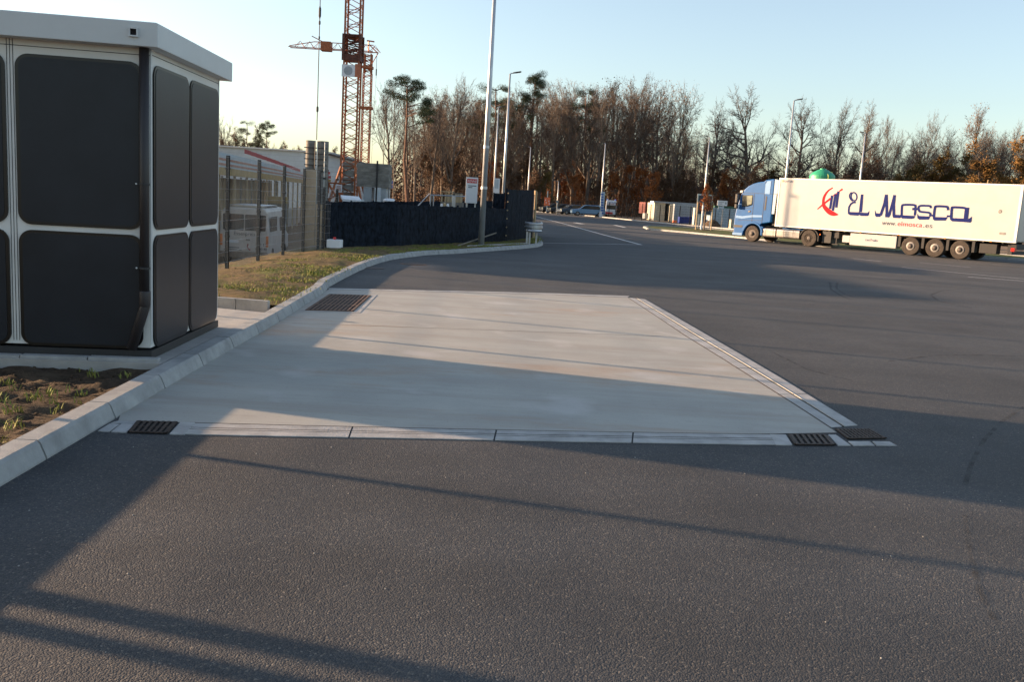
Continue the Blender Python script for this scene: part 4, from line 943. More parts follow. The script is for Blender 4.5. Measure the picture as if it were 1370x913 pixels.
# white sheet roof
wy_ = 50; mb = MB(); P = [RY(455.5, 261, wy_), RY(480, 263, wy_), RY(483.5, 268, wy_-1.2), RY(458.5, 266.2, wy_-1.2)]
mb.add(P+[p-Z*.12 for p in P], [(0, 1, 2, 3)[::-1], (4, 5, 6, 7), (0, 4, 5, 1)[::-1], (1, 5, 6, 2)[::-1], (2, 6, 7, 3)[::-1], (3, 7, 4, 0)[::-1]])
wh = thing('site_shelter', 'small shelter with a pale sloping sheet roof just above the fence', 'shelter', RY(468, 275, wy_)); obj('roof', mb, 'sheet_white', wh, wh.location.copy())
mb = MB(); pxbox(mb, 458, 482, 266.5, 285, wy_-.9, 1.2); obj('wall', mb, 'cladding', wh, wh.location.copy())
mb = MB(); mb2 = RY(521, 266, 60); mb.lathe((mb2.x, 60, mb2.z-.5), Z, [(.4, 0), (.42, .4), (.3, .5), (.1, .52)], 12); tag(obj('white_drum', mb, 'sheet_white'), 'small white drum top showing over the fence right of the ballast stack', 'drum')
# white van
def wheel(parent, s, t0, sgn, r=.5, w=.3, rimmat='rim', dual=False, off=None, rub='rubber_dusty'):
    # axle along local +t; outer face at t0, sgn -1 = facing -t
    mb = MB(); a = Vector((0, -sgn, 0)); o = Vector((s, t0, r))
    mb.lathe(o, a, [(r*.54, 0), (r*.60, -.012), (r*.93, -.012), (r, .03), (r, w-.03), (r*.93, w), (r*.5, w)], 32); ty = obj('wheel', mb, rub, parent, off, smooth=False)
    mb = MB()
    if dual: prof = [(r*.60, -.0), (r*.56, .0), (r*.52, .10), (r*.30, .12), (r*.26, .02), (r*.22, -.02), (r*.08, -.03)]
    else: prof = [(r*.54, -.006), (r*.51, -.006), (r*.47, .05), (r*.40, .02), (r*.32, -.01), (r*.24, -.012)]
    mb.lathe(o, a, prof, 28); rm = obj('rim', mb, 'rim_dark', ty, off, smooth=False)
    if not dual and rimmat == 'rim': mb = MB(); mb.lathe(o, a, [(r*.43, 0), (r*.43, -.03), (r*.30, -.04), (r*.30, 0)], 28); obj('rim_ring', mb, 'rim', ty, off)
    if not dual: mb = MB(); mb.lathe(o, a, [(r*.27, -.012), (r*.27, -.03), (r*.16, -.06), (r*.14, -.09), (r*.05, -.095)], 20); obj('hub', mb, 'rim_dark', ty, off)
    mb = MB()
    for k in range(10):
        w_ = 2*math.pi*k/10; c = o+Vector((math.cos(w_), 0, math.sin(w_)))*r*.365; q = -a
        mb.lathe(c+q*(-.03 if not dual else -.12), q, [(r*.05, 0), (r*.05, .030)], 8)
    obj('painted_rim_holes', mb, 'black', ty, off); return ty  # black discs paint the shade inside the rim openings
vy = 36.5; vx = RY(327, 320, vy).x; van = thing('van', 'dusty white delivery van parked behind the mesh fence, rear doors facing', 'van', (vx, vy, SZ-.02), R_(6))
Wv = .96
mb = MB(); prof = [(-Wv, .35), (Wv, .35), (Wv, 1.2), (Wv*.97, 1.6), (Wv*.90, 2.15), (Wv*.80, 2.28), (-Wv*.80, 2.28), (-Wv*.90, 2.15), (-Wv*.97, 1.6), (-Wv, 1.2)]
mb.prism(prof, (0, 0, 0), (1, 0, 0), (0, 0, 1), (0, 4.6, 0)); vb = obj('body', mb, 'van_white', van, bevel=.05)
mb = MB(); mb.prism([(0, .4), (1.0, .45), (1.0, 1.05), (.35, 1.25), (-.3, 2.1), (-.6, 2.2), (-.6, .4)], (-Wv*.97, 4.55, 0), (0, 1, 0), (0, 0, 1), (Wv*1.94, 0, 0)); obj('bonnet', mb, 'van_white', van, bevel=.06)
for sx in (-1, 1):
    mb = MB(); mb.box(min(sx*.015, sx*.90), max(sx*.015, sx*.90), -.018, -.002, .55, 2.10); dr = obj('rear_door', mb, 'van_white', van)
    mb = MB(); mb.prism(rrect(min(sx*.02, sx*.84), max(sx*.02, sx*.84), 1.38, 2.02, .05), (0, -.02, 0), (1, 0, 0), (0, 0, 1), (0, -.008, 0)); obj('window', mb, 'glass_dark', dr)
    mb = MB(); mb.box(sx*.90-.05, sx*.90+.05, -.03, 0, .75, 1.2); obj('tail_light', mb, 'orange_lens', van)
    mb = MB(); mb.box(sx*(Wv+.002)-.004, sx*(Wv+.002)+.004, .3, 2.0, 1.35, 1.95); mb.box(sx*(Wv-.01)-.004, sx*(Wv+.0)+.004, 2.9, 3.9, 1.3, 1.9); obj('side_window', mb, 'glass_dark', van)
mb = MB(); mb.box(-Wv, Wv, -.10, .05, .28, .52); obj('bumper', mb, 'van_dirt', van, bevel=.03)
mb = MB(); mb.box(-.72, -.22, -.032, -.02, .86, .97); pl = obj('number_plate', mb, 'sign_white', van)
mb = MB(); mb.box(-.72, -.66, -.035, -.032, .86, .97); obj('plate_band', mb, 'sign_blue', pl)
mb = MB(); mb.box(.06, .22, -.04, -.02, .98, 1.04); obj('door_handle', mb, 'timber_gray', van)
text('lettering', 'Essenpreis', .20, (-.42, -.024, 1.18), (1, 0, 0), (0, 0, 1), 'text_gray', van, None, .004)
text('phone_number', '0 72 53', .15, (.42, -.024, .78), (1, 0, 0), (0, 0, 1), 'text_gray', van, None, .004)
text('phone_number', '93 40-40', .13, (.42, -.024, .62), (1, 0, 0), (0, 0, 1), 'text_gray', van, None, .004)
mb = MB(); mb.tube([(.16, -.026, .84), (.12, -.026, .76), (.16, -.026, .66), (.24, -.026, .60)], [.035, .02, .02, .035], 6); obj('phone_symbol', mb, 'red_tape', van)
mb = MB(); mb.box(-.7, -.2, -.024, -.019, .66, .69); mb.box(-.8, -.1, -.024, -.019, .58, .605); obj('small_print', mb, 'text_gray', van)
for sx in (-1, 1):
    for yy in (1.0, 4.3): 
        mb = MB(); mb.lathe((sx*(Wv+.01), yy, .33), (-sx, 0, 0), [(.2, 0), (.33, 0), (.34, .03), (.34, .22), (.2, .22)], 20); obj('wheel', mb, 'rubber', van)
mb = MB(); mb.box(-.7, .7, .3, 3.6, 2.34, 2.38); [mb.box(-.75, .75, yy, yy+.05, 2.28, 2.34) for yy in (.5, 1.9, 3.3)]; obj('roof_rack', mb, 'galv', van)
# yellow site box beyond the van
mb = MB(); pxbox(mb, 358, 376.5, 263, 272, 44, 1.2); yb = thing('yellow_bin', 'yellow container box standing beyond the white van roof', 'container', RY(367, 280, 44)); yo = yb.location.copy(); obj('bin_body', mb, 'yellow', yb, yo)
mb = MB(); pxbox(mb, 358, 376.5, 272, 300, 44.1, 1.1); obj('stand', mb, 'timber_gray', yb, yo)
mb = MB(); pxbox(mb, 330, 410, 300, 345, 45, .3, 0); 
# ================================================================== ARTICULATED LORRY
LX, LY, LA = 15.7252, 56.1779, -.7976
lorry = thing('articulated_lorry', 'blue tractor unit with a long white refrigerated trailer lettered El Mosca', 'lorry', (LX, LY, 0), LA)
def sidepoly(mb, pts, t0, t1, m=0): mb.prism(pts, (0, t0, 0), (1, 0, 0), (0, 0, 1), (0, t1-t0, 0), m)
def arch(cx, cz, r, a0, a1, n=10): return [(cx+r*math.cos(R_(a0+(a1-a0)*i/n)), cz+r*math.sin(R_(a0+(a1-a0)*i/n))) for i in range(n+1)]
body = [(-2.93, .34), (-2.97, .9), (-2.96, 1.5), (-2.90, 1.95), (-2.62, 2.95), (-2.55, 3.05), (-2.40, 3.25), (-2.15, 3.45), (-1.85, 3.60), (-1.5, 3.70), (-1.12, 3.75), (-.98, 3.85), (-.45, 3.93), (-.38, 3.85), (-.38, 1.28)]
body += [(-.98, 1.16)] + arch(-1.57, .5, .66, 52, 172) + [(-2.25, .34)]
mb = MB(); sidepoly(mb, body, .04, 2.46); cab = obj('cab', mb, 'blue_paint', lorry, bevel=.055, seg=3)
# front face details
mb = MB(); sidepoly(mb, [(-2.935, 1.98), (-2.66, 2.92), (-2.63, 2.90), (-2.90, 1.95)], .2, 2.3); obj('windscreen', mb, 'glass_dark', cab)
mb = MB(); mb.box(-2.995, -2.96, .5, 2.0, 1.0, 1.7); obj('grille', mb, 'black', cab)
for t in (.08, 2.1): mb = MB(); mb.box(-2.995, -2.9, t, t+.32, .80, 1.05); obj('headlight', mb, 'glass_pale', cab, bevel=.02)
mb = MB(); mb.box(-3.0, -2.88, .03, 2.47, .33, .50); mb.box(-2.98, -2.3, .028, .05, .34, .5); obj('bumper', mb, 'blue_light', cab, bevel=.02)
mb = MB(); sidepoly(mb, [(-2.80, 3.02), (-2.72, 3.16), (-2.45, 3.22), (-2.5, 3.08)], .1, 2.4); obj('sun_visor', mb, 'glass_dark', cab)
mb = MB()
for t in (-.0, 2.40): mb.box(-2.70, -2.52, t, t+.10, 3.0, 3.16)
obj('marker_lamp', mb, 'alu_tank', cab, bevel=.02)
# near side
mb = MB(); sidepoly(mb, [(-2.52, 2.86), (-1.78, 2.90), (-1.76, 2.28), (-2.1, 2.16), (-2.50, 2.12)], .028, .045); obj('side_window', mb, 'glass_dark', cab)
mb = MB(); sidepoly(mb, [(-2.22, 2.82), (-1.83, 2.85), (-1.82, 2.34), (-2.12, 2.24)], .022, .03); obj('painted_bright_pane', mb, 'glass_pale', cab)  # brightness showing in the window is painted as a paler pane
mb = MB()
for pts in ([(-2.98, 3.0), (-.42, 3.0), (-.42, 3.02), (-2.6, 3.02)], [(-1.70, 1.25), (-1.68, 1.25), (-1.68, 2.98), (-1.70, 2.98)], [(-.98, 1.18), (-.96, 1.18), (-.96, 3.80), (-.98, 3.80)], [(-2.55, 2.05), (-1.7, 2.1), (-1.7, 2.115), (-2.55, 2.065)], [(-2.7, 1.28), (-1.0, 1.36), (-1.0, 1.375), (-2.7, 1.295)]):
    sidepoly(mb, pts, .030, .045)
obj('panel_gap', mb, 'black', cab)
mb = MB(); sidepoly(mb, [(-2.88, 1.42), (-2.4, 1.40), (-1.7, 1.52), (-1.0, 1.56), (-1.0, 1.68), (-1.7, 1.66), (-2.4, 1.55), (-2.86, 1.58)], .032, .045); obj('side_stripe', mb, 'blue_light', cab)
mb = MB(); sidepoly(mb, [(-.90, 2.0), (-.80, 2.0), (-.78, 2.82), (-.87, 2.90)], .028, .045); obj('air_vent', mb, 'black', cab)
mb = MB(); sidepoly(mb, [(-.97, 3.0), (-.62, 3.0), (-.60, 3.80), (-.86, 3.78), (-.97, 3.6)], .026, .045); obj('roof_fairing', mb, 'blue_light', cab)
mb = MB(); sidepoly(mb, [(-2.0, 1.82), (-1.85, 1.84), (-1.85, 1.93), (-2.0, 1.91)], .01, .04); obj('door_handle', mb, 'timber_gray', cab)
mb = MB(); sidepoly(mb, [(-2.93, .82), (-2.35, .84), (-2.3, .98), (-2.93, .98)], .032, .045); obj('step_recess', mb, 'black', cab)
mb = MB(); ar = arch(-1.57, .5, .74, 12, 168, 14); inner = arch(-1.57, .5, .63, 12, 168, 14)[::-1]; sidepoly(mb, ar+inner, .0, .12); obj('wheel_arch', mb, 'blue_paint', cab, bevel=.015)
mb = MB(); sidepoly(mb, [(-.99, .45), (-.88, .42), (-.86, .98), (-1.02, 1.0)], .02, .30); obj('mudguard', mb, 'blue_paint', lorry, bevel=.02)
mb = MB(); mb.box(-.90, -.86, .05, .12, .52, .60); obj('side_marker', mb, 'orange_lens', lorry)
for k, z0, z1 in ((0, 2.35, 2.92), (1, 2.02, 2.30)):
    mb = MB(); mb.box(-2.86, -2.70, -.26, -.04, z0, z1); mi = obj('mirror', mb, 'black', cab, bevel=.03)
    mb = MB(); mb.box(-2.70, -2.695, -.24, -.06, z0+.04, z1-.04); obj('mirror_glass', mb, 'alu_tank', mi)
mb = MB(); mb.tube([(-2.7, .05, 2.95), (-2.78, -.12, 2.95), (-2.78, -.12, 2.0), (-2.7, .05, 2.0)], .02, 6); obj('mirror_arm', mb, 'black', cab)
# gap between cab and trailer
mb = MB(); mb.box(-.37, -.18, .25, 2.25, 1.1, 3.3); obj('rear_equipment', mb, 'chassis', lorry)
mb = MB()
for k in range(9): mb.box(-.36, -.17, .22, .25, 2.0+k*.14, 2.06+k*.14)
obj('louvre', mb, 'container_blue', lorry)
mb = MB(); sidepoly(mb, [(-.37, 3.02), (-.12, 3.02), (-.10, 3.85), (-.37, 3.92)], .06, .10); sidepoly(mb, [(-.37, 1.8), (-.2, 1.8), (-.16, 3.0), (-.37, 3.0)], .06, .10); obj('side_deflector', mb, 'container_blue', lorry)
mb = MB(); mb.box(-2.4, 3.4, .85, 1.65, .62, .98); mb.box(.3, 3.1, .5, 2.0, 1.0, 1.04); mb.box(1.7, 3.05, .75, 1.75, .95, 1.05); obj('tractor_chassis', mb, 'chassis', lorry)
mb = MB(); mb.box(.35, 1.75, .28, .55, .93, 1.05); obj('frame_panel', mb, 'blue_paint', lorry)
for s0, s1 in ((-.86, .02), (.10, 1.62)):
    mb = MB(); mb.prism(rrect(.06, .68, .36, .93, .12, 6), (s0, 0, 0), (0, 1, 0), (0, 0, 1), (s1-s0, 0, 0)); tk = obj('fuel_tank', mb, 'alu_tank', lorry)
    mb = MB()
    for f in (.2, .8) if s1 < 1 else (.3, .72): x = lerp(s0, s1, f); mb.prism(rrect(.054, .686, .354, .936, .12, 6), (x, 0, 0), (0, 1, 0), (0, 0, 1), (.04, 0, 0))
    obj('strap', mb, 'rim', tk)
for t, sg in ((.02, -1), (2.48, 1)): wheel(lorry, -1.57, t, sg, .50, .32, 'rim_dark')
for t, sg in ((.02, -1), (2.48, 1)): wheel(lorry, 2.30, t, sg, .50, .60, 'rim_dark', True)
mb = MB(); ar = arch(2.3, .5, .62, 20, 165, 12); inner = arch(2.3, .5, .57, 20, 165, 12)[::-1]; sidepoly(mb, ar+inner, .0, .6); sidepoly(mb, [(2.86, .35), (2.91, .35), (2.90, .75), (2.85, .72)], .02, .6); obj('mudguard', mb, 'chassis', lorry)
mb = MB(); mb.box(2.95, 3.0, .03, .1, .72, .80); obj('side_marker', mb, 'orange_lens', lorry)
mb = MB(); mb.box(3.05, 3.6, .2, 2.3, .30, .98); obj('rear_crossmember', mb, 'black', lorry)
# trailer
mb = MB(); mb.box(0, 13.6, 0, 2.55, 1.10, 3.98); tr = obj('trailer_box', mb, 'trailer_white', lorry, bevel=.02)
mb = MB(); mb.box(-.02, 13.62, -.012, .05, 3.93, 4.0); mb.box(-.02, 13.62, -.012, .04, 1.06, 1.13); obj('edge_rail', mb, 'cream_metal', tr)
mb = MB(); mb.box(-.035, .05, -.015, .1, 1.06, 4.0); mb.box(13.52, 13.64, -.016, .1, 1.06, 4.0); obj('corner_post', mb, 'cream_metal', tr)
mb = MB(); mb.box(-.30, -.04, .35, 2.2, 2.2, 3.8); obj('cooling_unit', mb, 'sign_white', tr, bevel=.04)
mb = MB()
for t in (.05, 1.3): mb.box(13.62, 13.66, t, t+1.2, 1.15, 3.9)
obj('rear_door', mb, 'trailer_white', tr)
mb = MB()
for s_ in (2.9, 5.4, 7.6, 10.1, 12.4): mb.box(s_, s_+.10, -.02, 0, 1.03, 1.08)
obj('side_marker', mb, 'orange_lens', tr)
mb = MB(); mb.lathe((12.69, -.004, 2.61), (0, -1, 0), [(.10, 0), (.08, .012)], 12); mb.prism(rrect(12.80, 13.10, 1.44, 1.56, .055), (0, -.003, 0), (1, 0, 0), (0, 0, 1), (0, -.012, 0)); obj('badge', mb, 'rim', tr)
mb = MB(); mb.box(.4, 13.4, .75, .87, .85, 1.08); mb.box(.4, 13.4, 1.68, 1.80, .85, 1.08); 
for k in range(14): mb.box(.6+k*.95, .68+k*.95, .1, 2.45, .98, 1.08)
obj('trailer_chassis', mb, 'chassis', lorry)
mb = MB()
for t in (.35, 2.0): mb.box(3.75, 3.9, t, t+.15, .28, .98); mb.box(3.65, 4.0, t-.05, t+.2, .22, .28)
mb.box(3.62, 4.02, .3, 2.2, .62, .98); obj('landing_leg', mb, 'chassis', lorry)
mb = MB(); mb.box(4.85, 7.55, .04, .62, .30, .98); lk = obj('pallet_locker', mb, 'trailer_white', lorry, bevel=.015)
mb = MB(); mb.box(4.38, 4.83, .06, .60, .42, .82); obj('valve_box', mb, 'trailer_white', lorry, bevel=.015)
for s_ in (8.36, 9.67, 10.98):
    for t, sg in ((.03, -1), (2.52, 1)): wheel(lorry, s_, t, sg, .50, .38, 'rim', False)
mb = MB()
for s_ in (7.72, 9.0, 10.31, 11.62):
    sidepoly(mb, [(s_-.09, .42), (s_+.05, .42), (s_+.05, 1.02), (s_-.09, 1.02)], .08, .5)
mb.box(7.75, 11.7, .06, .5, .99, 1.05); obj('mud_flaps', mb, 'chassis', lorry)
mb = MB(); mb.box(11.9, 12.75, .12, .7, .42, .92); obj('tool_box', mb, 'chassis', lorry, bevel=.02)
mb = MB(); mb.box(13.3, 13.5, .05, 2.5, .45, .62); mb.box(13.2, 13.6, .3, 2.2, .7, 1.0); obj('underrun_bar', mb, 'chassis', lorry)
mb = MB(); mb.box(13.45, 13.62, .0, .3, .62, .80); obj('tail_light', mb, 'red_lens', lorry)
# lettering and emblem (flat strokes on the trailer side)
def stroke(mb, pts, y=-.004, d=.006):
    n = len(pts); L = []; Rr = []
    for i in range(n):
        a = pts[max(i-1, 0)]; b = pts[min(i+1, n-1)]; dx, dz = b[0]-a[0], b[1]-a[1]; l = math.hypot(dx, dz) or 1; w = pts[i][2]*.86
        L.append((pts[i][0]-dz/l*w, pts[i][1]+dx/l*w)); Rr.append((pts[i][0]+dz/l*w, pts[i][1]-dx/l*w))
    for i in range(n-1):
        q = [Rr[i], Rr[i+1], L[i+1], L[i]]; mb.add([(p[0], y, p[1]) for p in q]+[(p[0], y-d, p[1]) for p in q], [(4, 5, 6, 7), (0, 1, 5, 4), (1, 2, 6, 5), (2, 3, 7, 6), (3, 0, 4, 7)])
RED_STROKES = [[(3.46, 3.514, 0.036), (3.253, 3.378, 0.05), (3.089, 3.181, 0.071), (2.987, 2.933, 0.086), (2.971, 2.688, 0.093), (3.046, 2.446, 0.121), (3.24, 2.246, 0.15), (3.485, 2.084, 0.164), (3.718, 2.009, 0.136), (3.981, 1.981, 0.029)], [(2.653, 2.234, 0.029), (2.979, 2.531, 0.057), (3.405, 2.898, 0.064)], [(3.518, 3.041, 0.032), (3.792, 3.224, 0.036)], [(3.89, 3.331, 0.036), (4.065, 3.458, 0.057)]]
BLUE_STROKES = [[(3.477, 3.074, 0.079), (3.441, 2.29, 0.079)], [(3.677, 3.168, 0.079), (3.621, 2.195, 0.079)], [(3.835, 3.329, 0.079), (3.813, 2.385, 0.079)], [(4.622, 3.306, 0.029), (4.535, 3.132, 0.039), (4.594, 2.946, 0.046), (4.757, 2.799, 0.046)], [(4.986, 3.064, 0.043), (4.99, 2.964, 0.043), (4.959, 2.882, 0.043), (4.899, 2.835, 0.043), (4.823, 2.832, 0.043), (4.745, 2.873, 0.043), (4.68, 2.951, 0.043), (4.643, 3.051, 0.043), (4.639, 3.151, 0.043), (4.67, 3.233, 0.043), (4.73, 3.28, 0.043), (4.806, 3.283, 0.043), (4.884, 3.241, 0.043), (4.948, 3.163, 0.043), (4.986, 3.064, 0.043)], [(4.962, 2.74, 0.061), (4.802, 2.726, 0.061), (4.67, 2.624, 0.061), (4.59, 2.449, 0.061), (4.598, 2.175, 0.061)], [(5.279, 3.201, 0.086), (5.304, 2.194, 0.107)], [(6.678, 3.24, 0.088), (6.632, 2.717, 0.088), (6.493, 2.073, 0.088)], [(6.678, 3.24, 0.088), (6.756, 2.768, 0.088), (6.851, 2.092, 0.088)], [(7.141, 3.235, 0.078), (7.075, 2.737, 0.078), (6.971, 2.099, 0.078)], [(7.141, 3.235, 0.088), (7.159, 2.696, 0.088), (7.252, 2.069, 0.088)], [(7.67, 2.159, 0.068), (7.634, 2.628, 0.068), (7.726, 2.722, 0.068), (8.263, 2.738, 0.068), (8.374, 2.641, 0.068), (8.393, 2.176, 0.068)], [(8.274, 2.587, 0.097), (8.315, 2.474, 0.097)], [(8.391, 2.508, 0.058), (8.547, 2.538, 0.058)], [(9.203, 2.614, 0.063), (9.17, 2.7, 0.063), (9.079, 2.731, 0.063), (8.622, 2.71, 0.063), (8.541, 2.582, 0.063), (8.613, 2.431, 0.063), (8.707, 2.391, 0.063), (9.104, 2.368, 0.063), (9.224, 2.286, 0.063), (9.195, 2.175, 0.063)], [(9.211, 2.22, 0.054), (9.405, 2.23, 0.054)], [(10.112, 2.55, 0.068), (10.074, 2.678, 0.068), (9.983, 2.73, 0.068), (9.492, 2.724, 0.068), (9.41, 2.624, 0.068), (9.419, 2.121, 0.068)], [(10.09, 2.232, 0.058), (10.296, 2.235, 0.058)], [(10.327, 2.129, 0.068), (10.292, 2.623, 0.068), (10.364, 2.713, 0.068), (10.927, 2.706, 0.068), (11.03, 2.617, 0.068)], [(11.055, 2.733, 0.117), (11.068, 2.106, 0.117)]]
BLUE_FILLS = [[(4.556, 2.225), (4.634, 2.177), (5.226, 2.19), (5.317, 2.178), (5.724, 2.182), (5.822, 2.299), (5.826, 2.069), (5.747, 1.997), (5.359, 1.983), (5.264, 2.032), (5.18, 1.984), (4.711, 1.992), (4.564, 2.07)], [(6.141, 2.352), (6.228, 2.187), (6.558, 2.191), (6.48, 1.99), (6.245, 1.977), (6.171, 2.079)], [(6.747, 2.178), (7.071, 2.186), (6.994, 1.987), (6.77, 1.988)], [(7.166, 2.164), (7.752, 2.163), (7.615, 1.985), (7.226, 1.977)], [(7.639, 2.157), (8.427, 2.155), (8.377, 2.019), (8.226, 1.979), (7.73, 1.974), (7.638, 2.054)], [(8.522, 2.28), (8.612, 2.165), (9.226, 2.168), (9.174, 1.998), (8.674, 1.96), (8.552, 2.042)], [(9.376, 2.15), (10.135, 2.174), (10.057, 1.996), (9.482, 1.963), (9.387, 2.032)], [(10.282, 2.148), (11.0, 2.154), (11.206, 2.148), (11.354, 2.267), (11.364, 2.038), (11.321, 1.963), (11.086, 1.966), (10.982, 1.973), (10.398, 1.973), (10.281, 2.061)]]
def smooth_(pts, k=4):
    if len(pts) < 3: return pts
    out = []
    for i in range(len(pts)-1):
        p0 = pts[max(i-1, 0)]; p1 = pts[i]; p2 = pts[i+1]; p3 = pts[min(i+2, len(pts)-1)]
        for q in range(k):
            t = q/k; out.append(tuple(.5*((2*p1[c])+(-p0[c]+p2[c])*t+(2*p0[c]-5*p1[c]+4*p2[c]-p3[c])*t*t+(-p0[c]+3*p1[c]-3*p2[c]+p3[c])*t**3) for c in range(3)))
    return out+[pts[-1]]
for i, st in enumerate(RED_STROKES): mb = MB() if i == 0 else mb; stroke(mb, smooth_(st), -.004-.001*i)
obj('emblem', mb, 'logo_red', tr)
mb = MB()
for i, st in enumerate(BLUE_STROKES[:3]): stroke(mb, st, -.009)
obj('emblem_bars', mb, 'logo_blue', tr)
mb = MB()
for i, st in enumerate(BLUE_STROKES[3:]): stroke(mb, smooth_(st) if i not in (2,) and len(st) > 3 else st, -.004-.0007*i)
for i, f in enumerate(BLUE_FILLS): mb.prism(f, (0, -.003, 0), (1, 0, 0), (0, 0, 1), (0, -.006-.0011*i, 0))
obj('lettering', mb, 'logo_blue', tr)
ax, az_ = (1, 0, 0), (0, 0, 1)
text('web_address', 'www.', .36, (6.63, -.006, 1.56), ax, az_, 'text_gray', tr, None, .004, fit=.80)
text('web_address', 'elmosca', .36, (7.50, -.006, 1.56), ax, az_, 'logo_red', tr, None, .004, fit=1.36)
text('web_address', '.es', .36, (8.91, -.006, 1.555), ax, az_, 'text_gray', tr, None, .004, fit=.50)
text('maker_name', 'LeciTrailer', .14, (.30, -.006, 3.76), ax, az_, 'logo_blue', tr, None, .004, 1.0, .2)
mb = MB(); mb.box(.16, .26, -.01, -.002, 3.75, 3.87); obj('maker_mark', mb, 'timber', tr)
text('maker_name', 'LeciTrailer', .18, (5.76, .034, .60), ax, az_, 'logo_blue', lk, None, .004, .95, .2)
mb = MB(); mb.tube([(11.5, 1.2, 4.0), (11.5, 1.2, 4.25)], .02, 6); obj('aerial', mb, 'timber', tr)
# ================================================================== FAR SIDE OF THE ROAD
# green tank behind the lorry
ty = 78; c = RY(1093, 300, ty); gt = thing('green_tank', 'round green plastic tank with a domed top rising behind the trailer', 'tank', (c.x, ty, 0)); r = 16.2*ty/F_PX
zs = RY(1093, 234, ty).z; zt = RY(1093, 225, ty).z
mb = MB(); mb.lathe((0, 0, 0), Z, [(r*.97, 0), (r, .2), (r, zs-.1), (r*.97, zs), (r*.78, lerp(zs, zt, .35)), (r*.42, lerp(zs, zt, .75)), (r*.24, lerp(zs, zt, .85)), (r*.22, zt)], 32); tb = obj('tank_body', mb, 'green_tank', gt)
mb = MB(); mb.tube([(.15, -r-.03, 2), (.15, -r-.03, zs-.05), (.1, -r*.8, zs+.1)], .05, 6); obj('pipe', mb, 'yellow_green', gt)
mb = MB(); mb.lathe((r*.55, -r*.3, lerp(zs, zt, .3)), Z, [(.13, 0), (.14, .1), (.1, .14)], 10); obj('hatch', mb, 'yellow_green', gt)
# young tree on the island
yt = G(941.5, 308.2, .09); random.seed(3)
yg = thing('young_tree', 'young staked tree with dry orange brown leaves on the island', 'tree', (yt.x, yt.y, .09)); Ht = 61*yt.y/F_PX
mb = MB(); mb.tube([(0, 0, 0), (.02, 0, Ht*.5), (.05, 0, Ht)], [.07, .05, .012], 8); 
for _ in range(26):
    z_ = random.uniform(.52, .93)*Ht; a = random.uniform(0, 6.28); l = .75*(1-abs(z_/Ht-.62)*1.7)
    mb.tube([(.03, 0, z_), (.03+math.cos(a)*l*.4, math.sin(a)*l*.4, z_+l*.5), (.03+math.cos(a)*l*.6, math.sin(a)*l*.6, z_+l*1.0)], [.02, .012, .005], 4)
obj('trunk', mb, 'bark_pale', yg); mb = MB()
for _ in range(2100):
    h = random.uniform(.42, 1.0); rr = .62*math.sin(min(1, (1.02-h)/.58*1.0+.02)*math.pi*.62)**.8*math.sqrt(random.random()); a = random.uniform(0, 6.28); c = Vector((math.cos(a)*rr+.03, math.sin(a)*rr, h*Ht)); s1 = Vector((random.gauss(0, 1), random.gauss(0, 1), random.gauss(0, 1))).normalized()*.065; s2 = s1.orthogonal().normalized()*.045
    if noise.noise(c*2.3) < -.16: continue
    mb.add([c-s1, c-s2, c+s1, c+s2], [(0, 1, 2, 3)])
obj('crown', mb, 'leaf_rust', yg)
for dx, m_ in ((-.75, 'timber'), (-.28, 'sheet_white'), (.55, 'timber')):
    mb = MB(); mb.tube([(dx, -.25, 0), (dx, -.25, 2.35)], .05 if m_ != 'sheet_white' else .08, 8); tag(obj('stake', mb, m_, yg), None, None)
mb = MB(); mb.tube([(-.8, -.25, 2.38), (.6, -.25, 2.38)], .05, 6); obj('cross_bar', mb, 'timber_gray', yg)
mb = MB(); mb.lathe((0, 0, -.02), Z, [(1.0, 0), (.8, .06), (.2, .10)], 16); obj('soil_ring', mb, 'soil', yg)
# display board, white sign
def pthing(name, label, cat, u, v, Y, group=None, z=None):
    p = RY(u, v, Y); t_ = thing(name, label, cat, (p.x, Y, 0 if z is None else z), 0, group); return t_, t_.location.copy()
t_, o = pthing('display_board', 'large dark blue board in a pale frame behind the young tree', 'board', 942, 290, 92)
mb = MB(); pxbox(mb, 932.5, 952.8, 260.2, 287.5, 92, .12); obj('board_frame', mb, 'galv', t_, o); mb = MB(); pxbox(mb, 934, 951.8, 262, 286.5, 91.97, .03); obj('board_face', mb, 'board_dark', t_, o)
for u in (935, 950): mb = MB(); pxbox(mb, u-.5, u+.5, 286, 305, 92.03, .1); obj('leg', mb, 'galv', t_, o)
t_, o = pthing('road_sign', 'white rectangular sign above the pale container left of the lorry cab', 'sign', 966, 290, 98)
mb = MB(); pxbox(mb, 960, 973, 268.6, 275.3, 98, .06); fc = obj('sign_plate', mb, 'sign_white', t_, o); mb = MB(); pxbox(mb, 962, 969, 270, 271, 97.98, .02); pxbox(mb, 962, 966.5, 272.3, 273.2, 97.98, .02); pxbox(mb, 970, 972.2, 270.5, 273.5, 97.98, .02); obj('sign_print', mb, 'container_gray', fc, o)
mb = MB(); pxbox(mb, 961, 968.5, 276.3, 280, 98, .06); obj('lower_plate', mb, 'container_blue', t_, o); mb = MB(); pxbox(mb, 965.8, 967, 275, 304, 98.06, .08); obj('pole', mb, 'galv', t_, o)
